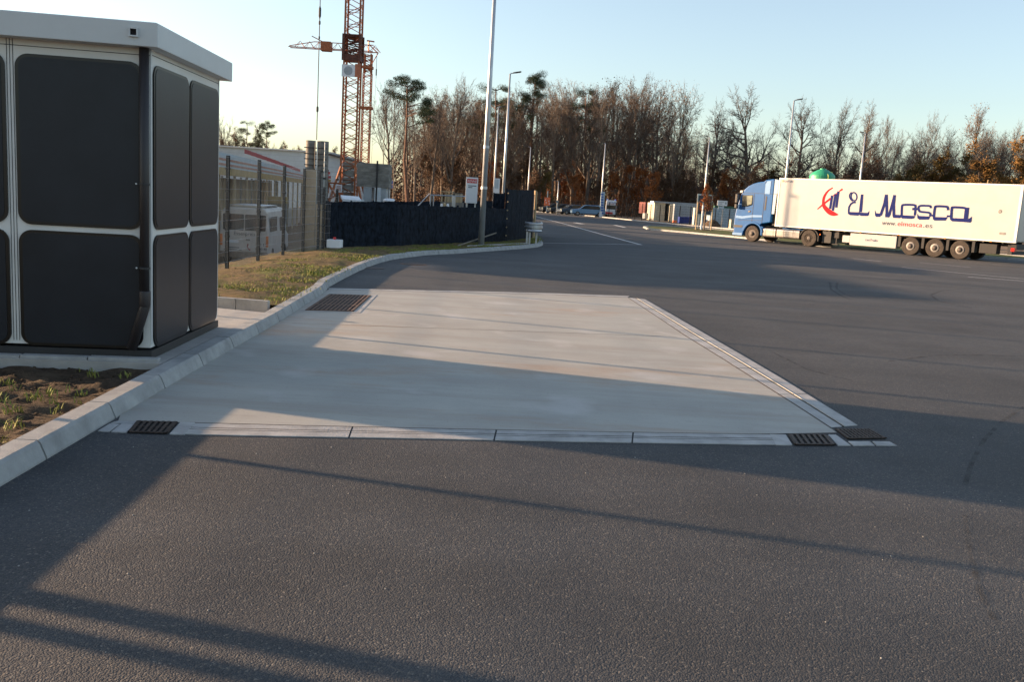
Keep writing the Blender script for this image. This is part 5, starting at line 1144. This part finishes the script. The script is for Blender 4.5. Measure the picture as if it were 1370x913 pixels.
# orange sign
t_, o = pthing('orange_sign', 'orange square sign on a pale post near the far parked cars', 'sign', 732, 280, 128)
mb = MB(); pxbox(mb, 728.2, 736, 264.3, 275, 128, .08); f = obj('sign_plate', mb, 'sign_orange', t_, o); mb = MB(); pxbox(mb, 731.5, 732.7, 255.8, 283, 128.08, .1); obj('pole', mb, 'galv', t_, o)
mb = MB(); 
for uu, vv in ((729.5, 267), (730.2, 270.5), (733.8, 268.5), (734.3, 272)): pxbox(mb, uu, uu+1, vv, vv+1.4, 127.97, .02)
obj('sign_print', mb, 'sign_white', f, o)
# information pillar
t_, o = pthing('information_pillar', 'slender blue and white information pillar at the far lamp foot', 'pillar', 805.5, 290, 127)
mb = MB(); pxbox(mb, 803.2, 808.2, 257, 291.5, 127, .5); f = obj('pillar_body', mb, 'container_blue', t_, o); mb = MB()
for k in range(8): pxbox(mb, 804, 807.4, 259+k*3.6, 261+k*3.6, 126.98, .02)
obj('pillar_print', mb, 'sign_blue' , f, o); mb = MB(); pxbox(mb, 802, 805, 283, 291.5, 126.9, .3); obj('pillar_base', mb, 'sign_white', t_, o)
t_, o = pthing('low_sign', 'small dark box on the low lamp behind the dark cars', 'box', 745.5, 285, 129); mb = MB(); pxbox(mb, 743.8, 747.3, 268.5, 271.5, 129, .2); obj('box_body', mb, 'car_gray', t_, o)
mb = MB(); pxbox(mb, 744.8, 746, 271, 283, 129.05, .1); obj('leg', mb, 'galv', t_, o)
# cars
def car(u, v, Y, rz, paint, label, L=4.4, W_=1.78, H=1.48, estate=True):
    p = G(u, v); s_ = Y/p.y; x = RY(u, v, Y).x
    t_ = thing('parked_car', label, 'car', (x, Y, .03), rz, 'cars parked beyond the far fence')
    a = L/2; prof = [(-a, .30), (-a-.02, .62), (-a+.08, .82), (-a+.95, .95), (-a+1.65, H-.10), (-a+2.1, H), (a-.9, H), (a-.25, H-.22), (a-.02, .95), (a, .5), (a-.05, .30)]
    if not estate: prof = [(-a, .30), (-a-.02, .60), (-a+.1, .78), (-a+1.1, .92), (-a+1.8, H-.08), (-a+2.2, H), (a-1.5, H), (a-.75, .98), (a-.05, .92), (a, .5), (a-.05, .30)]
    mb = MB(); mb.prism(prof, (0, -W_/2, 0), (1, 0, 0), (0, 0, 1), (0, W_, 0)); b = obj('body', mb, paint, t_, bevel=.09, seg=3)
    win = [(-a+1.15, .97), (-a+1.75, H-.14), (-a+2.1, H-.08), (a-1.0, H-.09), (a-.5, .98)] if estate else [(-a+1.25, .95), (-a+1.85, H-.12), (-a+2.2, H-.08), (a-1.55, H-.08), (a-1.0, .97)]
    for sg in (-1, 1):
        mb = MB(); mb.prism(win, (0, sg*(W_/2-.004), 0), (1, 0, 0), (0, 0, 1), (0, sg*.012, 0)); obj('side_window', mb, 'glass_dark', b)
    mb = MB(); mb.prism([(-a+1.0, .98), (-a+1.62, H-.13), (-a+1.56, H-.10), (-a+.94, .985)], (0, -W_/2+.15, 0), (1, 0, 0), (0, 0, 1), (0, W_-.3, 0)); obj('windscreen', mb, 'glass_dark', b)
    for sx in (-a+.82, a-.85):
        for sg in (-1, 1):
            mb = MB(); mb.lathe((sx, sg*(W_/2+.01), .31), (0, -sg, 0), [(.17, 0), (.19, -.01), (.30, -.0), (.32, .03), (.32, .2), (.2, .2)], 18); w_ = obj('wheel', mb, 'rubber', t_)
            mb = MB(); mb.lathe((sx, sg*(W_/2+.014), .31), (0, -sg, 0), [(.18, 0), (.16, .01), (.05, -.01)], 12); obj('rim', mb, 'rim', w_)
    for sg in (-1, 1): mb = MB(); mb.box(-a-.03, -a+.12, sg*W_/2*.75-.16, sg*W_/2*.75+.16, .62, .78); obj('headlight', mb, 'glass_pale', b)
    for sg in (-1, 1): mb = MB(); mb.box(a-.12, a+.01, sg*W_/2*.8-.12, sg*W_/2*.8+.12, .7, .95); obj('tail_light', mb, 'red_lens', b)
    return t_
car(741, 286, 140, R_(20), 'car_dark', 'leftmost dark car, its yellow lit nose beside the orange sign')
car(753, 286, 137, R_(14), 'car_dark', 'dark saloon parked second from the left beyond the fence', estate=False)
car(766, 287, 134, R_(22), 'car_mid', 'mid blue grey car parked third from the left beyond the fence', estate=False)
car(786, 289, 128, R_(4), 'car_blue', 'pale blue estate car parked side on, nearest of the far cars', L=4.7, H=1.55)
# emergency vehicle, rear view
p = RY(817, 283, 134); am = thing('white_van', 'white high roofed van with a red stripe low on its front, behind the far fence', 'van', (p.x, 134, .03), R_(-6)); sc = 134/F_PX; hw = 7.0*sc; 
mb = MB(); mb.prism([(-hw, .35), (hw, .35), (hw, 1.5), (hw*.95, 2.3), (hw*.8, 2.42), (-hw*.8, 2.42), (-hw*.95, 2.3), (-hw, 1.5)], (0, 0, 0), (1, 0, 0), (0, 0, 1), (0, 5.2, 0)); b = obj('body', mb, 'sign_white', am, bevel=.06)
mb = MB(); mb.box(-hw*.82, hw*.82, -.02, .02, 1.12, 1.72); obj('windscreen', mb, 'glass_dark', b); mb = MB(); mb.box(-hw*.95, hw*.4, -.03, .02, .42, .72); obj('red_stripe', mb, 'sign_red', b)
mb = MB(); mb.box(-hw*.7, hw*.6, -.025, .01, 1.85, 1.92); mb.box(hw*.9, hw*1.01, -.02, 1.5, 1.75, 2.05); obj('red_band', mb, 'red_tape', b)
text('lettering', 'NOTRUF', .26, (-hw*.55, -.03, 2.02), (1, 0, 0), (0, 0, 1), 'sign_blue', b, None, .01)
for sg in (-1, 1): 
    mb = MB(); mb.lathe((sg*hw*.75, .3, 2.40), Z, [(.12, 0), (.12, .15), (.08, .2)], 8); obj('beacon', mb, 'sign_blue', am)
    for yy in (.9, 4.2): mb = MB(); mb.lathe((sg*hw*.98, yy, .34), (-sg, 0, 0), [(.2, 0), (.34, 0), (.34, .25), (.2, .25)], 16); obj('wheel', mb, 'rubber', am)
    mb = MB(); mb.box(sg*(hw+.12)-.1, sg*(hw+.12)+.1, .2, .3, 1.3, 1.65); obj('mirror', mb, 'black', am)
# containers
def container(u0, u1, v0, v1, Y, dep, m, label, corr=True, doors=False, cat='container', nm='container'):
    t_, o = pthing(nm, label, cat, (u0+u1)/2, v1, Y, None, 0)
    mb = MB(); pxbox(mb, u0, u1, v0, v1, Y, dep); b = obj('shell', mb, m, t_, o); x0 = RY(u0, v0, Y).x; x1 = RY(u1, v0, Y).x; cz = RY((u0+u1)/2, (v0+v1)/2, Y).z; hh = (v1-v0)*Y/F_PX/2; xc_ = RY((u0+u1)/2, (v0+v1)/2, Y).x; hw = (u1-u0)*Y/F_PX/2
    if corr:
        mb = MB(); n_ = max(3, int(2*hw/.28))
        for k in range(n_): x = xc_-hw+.1+(2*hw-.2)*k/n_; mb.box(x, x+.11, Y-.035, Y, cz-hh+.12, cz+hh-.12)
        obj('corrugation', mb, m, b, o)
    mb = MB(); mb.box(xc_-hw, xc_+hw, Y-.05, Y, cz+hh-.12, cz+hh); mb.box(xc_-hw, xc_+hw, Y-.05, Y, cz-hh, cz-hh+.12)
    for x in (xc_-hw, xc_+hw-.12): mb.box(x, x+.12, Y-.05, Y, cz-hh+.12, cz+hh-.12)
    obj('frame', mb, m, b, o); return t_
container(863.2, 874.2, 271, 286, 118, 6, 'maroon', 'dark red shipping container end on the left of the container row')
container(862.5, 881.5, 286, 293, 116, 2, 'container_gray', 'low grey box below the dark red container', False)
container(875, 889.2, 271.8, 295.5, 111, 6, 'container_cream', 'cream container end with white door bars, left of the dark gap')
container(896, 901.5, 273.5, 296.5, 110, 6, 'container_cream', 'narrow cream container door right of the dark gap')
container(889.5, 895.8, 273.5, 295.5, 112.5, 3, 'board_dark', 'dark block painted as the shaded open container interior between two cream doors', False)  # solid block, interior shade put into its dark colour
container(901.8, 931.5, 274.2, 298.5, 109, 2.5, 'container_gray', 'long grey corrugated container behind the blue bins')
container(875, 932, 270.9, 272.6, 110.5, 3, 'sheet_white', 'thin white roof sheet along the top of the container row', False, nm='roof_sheet', cat='roof sheet')
container(951.5, 1001, 279.5, 304.5, 103, 2.5, 'container_blue', 'pale blue grey container behind the white sign left of the cab')
container(956, 990, 276, 279.5, 108, 2.5, 'roof_green', 'dull green strip of a container roof above the pale blue one', False)
for k in range(3):
    t_ = container(908.8+k*6.5, 914.9+k*6.5, 290.3, 298.6, 105, 1, 'bin_blue', ['left of three blue bins in front of the grey container', 'middle of three blue bins in front of the grey container', 'right of three blue bins in front of the grey container'][k], False, cat='bin', nm='blue_bin'); t_['group'] = 'blue bins by the container'
for k, (u0, u1, v0, v1, Y) in enumerate(((929, 937.5, 278.5, 301, 100), (978, 981.5, 294, 306, 96))):
    t_, o = pthing('crate_pallet', ['tall white caged crate stack left of the dark board', 'narrow cream crate right beside the lorry cab'][k], 'crate', (u0+u1)/2, v1, Y, None, 0); mb = MB(); pxbox(mb, u0, u1, v0, v1, Y, 1); b = obj('crate', mb, 'container_cream', t_, o)
    mb = MB()
    for q in range(1, 5): vv = lerp(v0, v1, q/5); pxbox(mb, u0, u1, vv-.15, vv+.15, Y-.03, .03)
    for q in range(1, 3): uu = lerp(u0, u1, q/3); pxbox(mb, uu-.12, uu+.12, v0, v1, Y-.05, .02)
    obj('cage', mb, 'galv', b, o)
p = RY(953, 300, 99); mb = MB(); mb.lathe((p.x, 99, 0), Z, [(1.0, 0), (.85, .35), (.5, .7), (.15, .85)], 12); tag(obj('brown_heap', mb, 'soil'), 'low brown heap in front of the pale blue container', 'heap')
mb = MB(); pxbox(mb, 900.5, 905.5, 295, 298.3, 104, .5); tag(obj('orange_barrier', mb, 'sign_orange', bevel=.03), 'small orange block on the ground left of the blue bins', 'barrier')
# far mesh fence
ff = [p+n_*1.2 for p, n_ in zip(FK[1:8], lefts(FK)[1:8])]; ff = resample(ff, step=2.5)
fm = thing('mesh_fence', 'long dark mesh fence beyond the far kerb in front of cars and containers', 'fence', ff[0]); fo = fm.location.copy()
for p in ff: mb = MB(); mb.box(p.x-.04, p.x+.04, p.y-.04, p.y+.04, 0, 2.15); obj('post', mb, 'fence_dark', fm, fo)
for a, b in zip(ff, ff[1:]):
    mb = MB()
    for k in range(8): mb.tube([a+Z*(.1+k*.28), b+Z*(.1+k*.28)], .009, 3, 0, False)
    for k in range(1, 12): q = a.lerp(b, k/12); mb.tube([q+Z*.05, q+Z*2.1], .006, 3, 0, False)
    obj('wire_panel', mb, 'fence_dark', fm, fo)
# ================================================================== TREES
def rv(rnd): return Vector((rnd.gauss(0, 1), rnd.gauss(0, 1), rnd.gauss(0, 1))).normalized()
def grow(rnd, tr, tw, tips, p, d, L, r, lvl, P):
    """one limb; children sprout along it. tr = trunk and thick limbs, tw = fine twigs"""
    ns = (7, 5, 4, 3, 2)[lvl]; pts = [p.copy()]; rs = [r]; dirs = [d.copy()]; wob = P['wob'][lvl]
    for i in range(ns):
        up = P['up'][lvl]; d = (d + rv(rnd)*wob + Z*up).normalized(); p = p + d*(L/ns); pts.append(p.copy()); dirs.append(d.copy())
        rs.append(r*(1-(i+1)/ns*(.62 if lvl == 0 else .75)))
    mb = tr if lvl <= 1 else tw
    mb.tube(pts, rs, (8, 5, 4, 3, 3)[lvl], 0, False)
    if lvl >= P['depth']: tips.append(p); return
    n = P['n'][lvl]; st = P['start'][lvl]
    for k in range(n):
        f = st+(1-st)*((k+rnd.random())/n)**P.get('dist', 1); i = min(int(f*ns), ns-1); t = f*ns-i; q = pts[i].lerp(pts[i+1], t); rr = lerp(rs[i], rs[i+1], t)
        base = dirs[i+1]; side = base.cross(rv(rnd)).normalized(); a = R_(rnd.uniform(*P['ang'][lvl])); nd = (base*math.cos(a)+side*math.sin(a)).normalized()
        taper = (1-(f-st)/(1-st)*P['tap'][lvl]); l = L*P['len'][lvl]*rnd.uniform(.7, 1.15)*taper
        grow(rnd, tr, tw, tips, q, nd, l, max(rr*P['rk'][lvl]*rnd.uniform(.8, 1.1), .015), lvl+1, P)
    if lvl > 0: grow(rnd, tr, tw, tips, pts[-1], dirs[-1], L*.45, rs[-1], lvl+1, P)
    else:
        for _ in range(4 if P['depth'] > 3 else 1):
            side = dirs[-1].cross(rv(rnd)).normalized(); a = R_(rnd.uniform(4, 30)); grow(rnd, tr, tw, tips, pts[-1], (dirs[-1]*math.cos(a)+side*math.sin(a)).normalized(), L*P['len'][0]*.62, rs[-1]*.8, 1, P)
PR = dict(
 oak=dict(depth=4, n=(12, 7, 7, 7), start=(.36, .25, .2, .15), ang=((48, 84), (34, 62), (30, 60), (30, 60)), len=(.52, .50, .50, .48), tap=(.45, .35, .3, .3), rk=(.70, .66, .55, .5), wob=(.10, .20, .22, .25, .25), up=(.06, .07, .03, .02, .0)),
 beech=dict(depth=4, n=(12, 6, 6, 5), start=(.36, .22, .2, .15), ang=((30, 58), (28, 52), (28, 55), (28, 55)), len=(.40, .48, .48, .48), tap=(.5, .35, .3, .3), rk=(.5, .6, .55, .5), wob=(.06, .14, .18, .22, .25), up=(.05, .09, .05, .03, .02)),
 slim=dict(depth=4, n=(13, 5, 6, 6), start=(.48, .2, .2, .15), ang=((20, 45), (25, 50), (25, 50), (25, 50)), len=(.28, .48, .5, .5), tap=(.5, .3, .3, .3), rk=(.42, .6, .55, .5), wob=(.05, .14, .18, .22, .25), up=(.04, .10, .08, .06, .04)),
 fork=dict(depth=4, n=(9, 7, 7, 6), start=(.22, .2, .2, .15), ang=((22, 50), (28, 56), (28, 55), (28, 55)), len=(.68, .45, .5, .5), tap=(.3, .3, .3, .3), rk=(.6, .5, .55, .5), wob=(.10, .15, .18, .22, .25), up=(.05, .08, .04, .03, .02)))
def leafq(mb, c, s, rnd):
    a = rv(rnd)*s; b = a.orthogonal().normalized()*s*.6; mb.add([c-a, c-b, c+a, c+b], [(0, 1, 2, 3)])
def make_tree(seed, kind, bark, twig, leaf=None, nleaf=0, H=1.0):
    """unit: height normalised to exactly 20 m"""
    rnd = random.Random(seed); tr, tw, tips = MB(), MB(), []; P = PR[kind]
    r0 = {'oak': .42, 'beech': .33, 'slim': .19, 'fork': .36}[kind]; L0 = {'oak': 14, 'beech': 16.5, 'slim': 18, 'fork': 11}[kind]
    grow(rnd, tr, tw, tips, Vector((0, 0, -.3)), Z.copy(), L0, r0, 0, P)
    zm = max(p[2] for p in tw.v); k = 20/zm
    for m_ in (tr, tw): m_.v = [(x*k, y*k, z*k) for x, y, z in m_.v]
    t_ = bpy.data.objects.new('bare_tree', None); COL.objects.link(t_)
    obj('trunk', tr, bark, t_); ms = [twig]
    if leaf:
        ms = [twig, leaf]
        for _ in range(nleaf):
            c = rnd.choice(tips)*k+rv(rnd)*.3; o = len(tw.f); leafq(tw, c, rnd.uniform(.06, .14), rnd); tw.m[-1] = 1
    obj('crown', tw, ms, t_); return t_
def make_pine(seed, lean=0):
    rnd = random.Random(seed); tr, nd = MB(), MB(); pts = [Vector((0, 0, -.2))]
    for i in range(8): pts.append(pts[-1]+Vector((rnd.gauss(0, .12), rnd.gauss(0, .12), 2.35)))
    tr.tube(pts, [.24-.02*i for i in range(9)], 8, 0, False)
    for _ in range(17):
        z = rnd.uniform(12, 18.8); i = min(int(z/2.35), 7); b = pts[i].lerp(pts[i+1], z/2.35-i); a = rnd.uniform(0, 6.28); l = rnd.uniform(1.6, 4.0)*(1.25-(z-12)/9); e = b+Vector((math.cos(a)*l, math.sin(a)*l, rnd.uniform(.1, 1.2)))
        tr.tube([b, b.lerp(e, .5)+Z*.2, e], [.08, .05, .03], 4, 0, False)
        for _ in range(3):
            c = b.lerp(e, rnd.uniform(.55, 1.1))+rv(rnd)*.4; R0 = rnd.uniform(.6, 1.15)
            for _ in range(330):
                q = c+rv(rnd)*R0*rnd.random()**.4*Vector((1, 1, .55)).length/1.5; q.z = c.z+(q.z-c.z)*.55; s_ = rv(rnd)*.16+Z*.06; w = s_.orthogonal().normalized()*.025; nd.add([q-w, q+w, q+s_], [(0, 1, 2)])
    t_ = bpy.data.objects.new('pine_tree', None); COL.objects.link(t_); obj('trunk', tr, 'bark_red', t_); obj('crown', nd, 'needle', t_); return t_
def make_leafy(seed, leaf, H=9.0, n=9000, wid=.42, z0=.06, thin=.0):
    """young beeches and thicket trees that keep dry leaves; irregular clumps"""
    rnd = random.Random(seed); tr, lf = MB(), MB(); tips = []
    P = dict(depth=3, n=(12, 6, 5), start=(.10, .15, .1), ang=((30, 62), (28, 55), (25, 50)), len=(.42, .5, .5), tap=(.65, .4, .3), rk=(.5, .5, .5), wob=(.08, .16, .22, .25), up=(.05, .08, .05, .03))
    grow(rnd, tr, lf, tips, Vector((0, 0, -.2)), Z.copy(), H, .10, 0, P)
    lf.m = [0]*len(lf.f)
    for _ in range(n):
        c = rnd.choice(tips)+rv(rnd)*rnd.random()*.7
        if noise.noise(c*.55+Vector((seed, 0, 0))) < thin: continue
        leafq(lf, c, rnd.uniform(.07, .15), rnd); lf.m[-1] = 1
    zm = max(p[2] for p in lf.v); k = H/zm; tr.v = [(x*k, y*k, z*k) for x, y, z in tr.v]; lf.v = [(x*k, y*k, z*k) for x, y, z in lf.v]
    t_ = bpy.data.objects.new('leafy_tree', None); COL.objects.link(t_); obj('trunk', tr, 'bark', t_); obj('crown', lf, ['twig_brown', leaf], t_); return t_
proto = {}
for i in range(4): proto['beech%d' % i] = make_tree(20+i, 'beech', 'bark', 'twig_brown', 'leaf_brown', 900 if i % 2 else 350)
for i in range(3): proto['oak%d' % i] = make_tree(41+i, 'oak', 'bark', 'twig')
for i in range(2): proto['slim%d' % i] = make_tree(60+i, 'slim', 'bark_pale', 'twig')
for i in range(3): proto['fork%d' % i] = make_tree(80+i, 'fork', 'bark', 'twig' if i else 'twig_brown', 'leaf_brown' if i == 0 else None, 1200)
proto['gold0'] = make_tree(91, 'fork', 'bark', 'twig_brown', 'leaf_gold', 2200)
for i in range(2): proto['pine%d' % i] = make_pine(5+i)
for i in range(3): proto['young%d' % i] = make_leafy(7+i, 'leaf_brown', 8, 6500, thin=-.15)
for i in range(2): proto['rust%d' % i] = make_leafy(17+i, 'leaf_rust', 8, 6000, thin=-.05)
proto['olive0'] = make_leafy(27, 'leaf_olive', 9, 11000, thin=-.2); proto['olive1'] = make_leafy(28, 'leaf_olive', 9, 11000, thin=-.2); proto['gold1'] = make_leafy(29, 'leaf_gold', 9, 12000, thin=-.2)
BASEH = lambda k: 20 if k[:4] in ('beec', 'oak0', 'oak1', 'oak2', 'slim', 'fork') or k == 'gold0' else 19.3 if k.startswith('pine') else (9 if k[:5] in ('olive', 'gold1') else 8)
used_p = set(); rt = random.Random(77)
def tree(kind, u, vtop, Y, label, group=None, wk=1.0, name=None, rz=None):
    p = RY(u, vtop, Y); h = p.z-.1; s_ = h/BASEH(kind)
    o = proto[kind] if kind not in used_p else copy_tree(proto[kind]); used_p.add(kind)
    o.name = name or {'pine': 'pine_tree'}.get(kind[:4], 'leafy_tree' if kind[:4] in ('youn', 'rust', 'oliv') or kind == 'gold1' else 'bare_tree')
    o.location = (p.x, Y, .1); o.scale = (s_*wk, s_*wk, s_); o.rotation_euler = (0, 0, rt.uniform(0, 6.28) if rz is None else rz)
    for k in ('label', 'category', 'group'):
        if k in o: del o[k]
    tag(o, label, 'tree', group); return o
# trees one can single out
hero = [('oak0', 1014, 107, 158, 'broad bare oak with a dark trunk and spreading limbs, left of the lorry cab', 1.05), ('oak1', 1076, 124, 160, 'wide bare tree behind the tall lamp at the trailer front'  , .95),
 ('fork1', 1128, 130, 165, 'dense bare forked tree left of the lamp that rises behind the trailer', .8), ('oak2', 1165, 132, 168, 'dark bare tree with a forked leaning trunk right of the trailer lamp', .75),
 ('gold0', 917, 103, 156, 'tall tree with yellowish top twigs above the cream containers', .8), ('oak0', 962, 126, 170, 'dark bare tree between the yellowish tree and the broad oak', .8),
 ('fork2', 611, 92, 150, 'tall pale grey twigged tree standing highest left of the near lamp', .72), ('slim0', 517, 112, 140, 'leftmost slender bare birch beside the far crane', .62), ('slim1', 533, 103, 138, 'slender bare birch second from the far crane', .75),
 ('beech0', 561, 120, 146, 'brown bare tree between the pine and the pale grey tree', .7),
 ('slim0', 545, 116, 152, 'thin pale trunk close to the pine by the birches', .6),
 ('pine0', 552, 107, 135, 'dark pine with a bare reddish trunk beside the birches', 1.25), ('fork2', 525, 104, 150, 'fine twigged round crowned bare tree behind the slender birches', .75), ('beech2', 548, 112, 156, 'brown bare tree just behind the reddish trunked pine', .9), ('beech3', 583, 110, 149, 'bare brown crowned tree left of the pale grey twigged tree', .9), ('pine1', 665, 112, 160, 'wide topped pine just right of the near street lamp', 1.15), ('pine0', 718, 101, 160, 'pine whose small dark crown stands above the forest right of the second lamp', .85),
 ('pine1', 786, 117, 162, 'dark green pine half hidden among the brown trees', .8), ('pine1', 332, 161, 190, 'dark pine with a ragged crown left above the pale building', 1.0), ('pine0', 354, 165, 185, 'smaller dark pine right of the ragged pine above the pale building', .95),
 ('fork1', 308, 149, 200, 'bare tree with brown twigs next to the kiosk edge above the building', .75), ('slim1', 1197, 150, 170, 'thin pale bare tree in the gap right of the trailer lamp', .7), ('fork2', 1246, 142, 180, 'light fan shaped bare tree above the trailer middle', .62),
 ('beech1', 1318, 133, 172, 'tall bare tree standing highest above the trailer end', .9), ('fork1', 1363, 158, 176, 'bare tree at the right edge of the forest behind the trailer', .7),
 ('gold1', 1320, 180, 137, 'orange leaved tree above the rear of the trailer', 1.25), ('gold1', 1366, 176, 137, 'orange leaved tree at the right picture edge', 1.1), ('olive0', 1250, 196, 139, 'olive green leaved tree above the middle of the trailer', 1.3), ('olive1', 1290, 200, 149, 'olive and brown leaved tree left of the orange leaved tree', 1.2), ('olive0', 1215, 212, 151, 'low olive brown tree left of the green leaved one', 1.2)]
for k, u, v, Y, lab, wk in hero: tree(k, u, v, Y, lab, None, wk)
SKY_ = [(500, 150), (540, 125), (575, 118), (600, 103), (640, 112), (665, 118), (700, 106), (745, 106), (770, 100), (800, 97), (850, 93), (885, 96), (905, 112), (935, 112), (955, 128), (985, 122), (1010, 124), (1040, 130), (1100, 138), (1165, 142), (1190, 165), (1245, 165), (1290, 163), (1340, 158), (1400, 158)]
def skyl(u):
    for (a, va), (b, vb) in zip(SKY_, SKY_[1:]):
        if a <= u <= b: return lerp(va, vb, (u-a)/(b-a))
    return 165
bk_ = ['beech0', 'beech1', 'beech2', 'beech3', 'fork0']
G1 = 'trees of the dense bare forest'
for row, (Y0, Y1, step, dv, u0, u1) in enumerate(((152, 162, 21, 6, 575, 900), (164, 176, 19, 0, 575, 905), (178, 192, 23, 8, 565, 915), (196, 215, 28, 40, 560, 950))):
    u = u0
    while u < u1:
        v = skyl(u)+dv+rt.uniform(-2, 16)*(1.6 if row == 0 else 1); tree(rt.choice(bk_), u+rt.uniform(-5, 5), v, rt.uniform(Y0, Y1), 'tall brown twigged bare tree in the dense forest behind the parked cars', G1, rt.uniform(.75, 1.15)); u += step*rt.uniform(.8, 1.2)
for u in range(900, 1200, 19):
    tree(rt.choice(['oak1', 'oak2', 'fork1', 'beech0', 'beech2']), u+rt.uniform(-5, 5), skyl(u)+rt.uniform(22, 75), rt.uniform(165, 200), 'shorter dark bare tree in the open forest behind the lorry', 'trees of the open forest', rt.uniform(.6, .9))
for u in range(1190, 1420, 9):
    tree(rt.choice(['beech0', 'fork1', 'beech2', 'fork2']), u+rt.uniform(-5, 5), skyl(u)+rt.uniform(0, 34), rt.uniform(160, 200), 'bare brown tree in the low forest behind the trailer end', 'trees behind the trailer end', rt.uniform(.8, 1.1))
for u in range(578, 1200, 11):
    k = rt.choice(['young0', 'rust1', 'young2', 'rust0', 'rust1', 'young0', 'young1', 'rust0', 'olive1']); tree(k, u+rt.uniform(-5, 5), 274-14+(u-800)*.06-rt.uniform(18, 62), rt.uniform(148, 166), 'young tree keeping dry brown leaves along the forest edge', 'young leafy trees along the forest edge', rt.uniform(.75, 1.15))
for u in range(1010, 1420, 16):
    tree(rt.choice(['young0', 'young1', 'young2', 'olive0']), u+rt.uniform(-5, 5), rt.uniform(206, 232)+(u-1200)*.03, rt.uniform(140, 150), 'low brown leaved thicket tree right behind the trailer roof', 'thicket trees behind the lorry', rt.uniform(1.0, 1.4))
for u in (294, 299, 304, 310, 316, 322, 329, 338, 347, 356, 363, 374, 384): tree(rt.choice(['young0', 'beech0', 'young1']), u, rt.uniform(160, 188) if u < 355 else rt.uniform(184, 190), rt.uniform(190, 210), 'brown bare tree in the small wood above the pale building', 'trees above the pale building', .8)
for u in (392, 402, 443, 450, 457, 462, 476, 508, 512): tree(rt.choice(['young0', 'beech1', 'young2']), u, rt.uniform(190, 205) if u < 490 else 235, rt.uniform(230, 250), 'faint distant bare tree between the building and the cranes', 'distant trees by the cranes', .8)
for k in list(proto):
    if k not in used_p:
        for c in list(proto[k].children): bpy.data.objects.remove(c)
        bpy.data.objects.remove(proto[k])
# the deep wood behind: one mass of trunks and twigs
rw = random.Random(5); mb = MB()
for _ in range(700):
    u = rw.uniform(540, 1420); Y = rw.uniform(195, 260); h = {0: 15, 1: 11}[0 if u < 900 else 1]*rw.uniform(.55, 1.1)
    p = RY(u, 280, Y); x = p.x; mb.tube([(x, Y, 0), (x+rw.gauss(0, .4), Y, h*.5), (x+rw.gauss(0, .9), Y, h)], [.2, .14, .05], 4, 0, False)
    for _ in range(26):
        z_ = rw.uniform(.15, 1)*h; a = rw.uniform(0, 6.28); l = rw.uniform(1, 3.2); mb.tube([(x, Y, z_), (x+math.cos(a)*l, Y+math.sin(a)*l, z_+l*rw.uniform(.2, .9))], [.05, .02], 3, 0, False)
for _ in range(52000):
    u = rw.uniform(520, 1430); Y = rw.uniform(198, 262); h = 10.5 if u < 900 else 7.5; x = RY(u, 280, Y).x; z_ = h*rw.random()**1.25*(1+.35*noise.noise(Vector((u*.02, Y*.05, 0)))); leafq(mb, Vector((x, Y, z_)), rw.uniform(.16, .40), rw); mb.m[-1] = 1
tag(obj('deep_wood', mb, ['twig_brown', 'leaf_brown']), 'deep brown wood filling the background behind the nearer trees', 'wood', kind='stuff')
rw = random.Random(9); mb = MB()
for _ in range(34000):
    u = rw.uniform(520, 1430); Y = rw.uniform(150, 196); x = RY(u, 280, Y).x; z_ = abs(rw.gauss(0, 1.1))+.1; leafq(mb, Vector((x, Y, z_)), rw.uniform(.10, .26), rw)
tag(obj('undergrowth', mb, 'leaf_brown'), 'low brown undergrowth and leaf litter on the forest floor', 'undergrowth', kind='stuff')
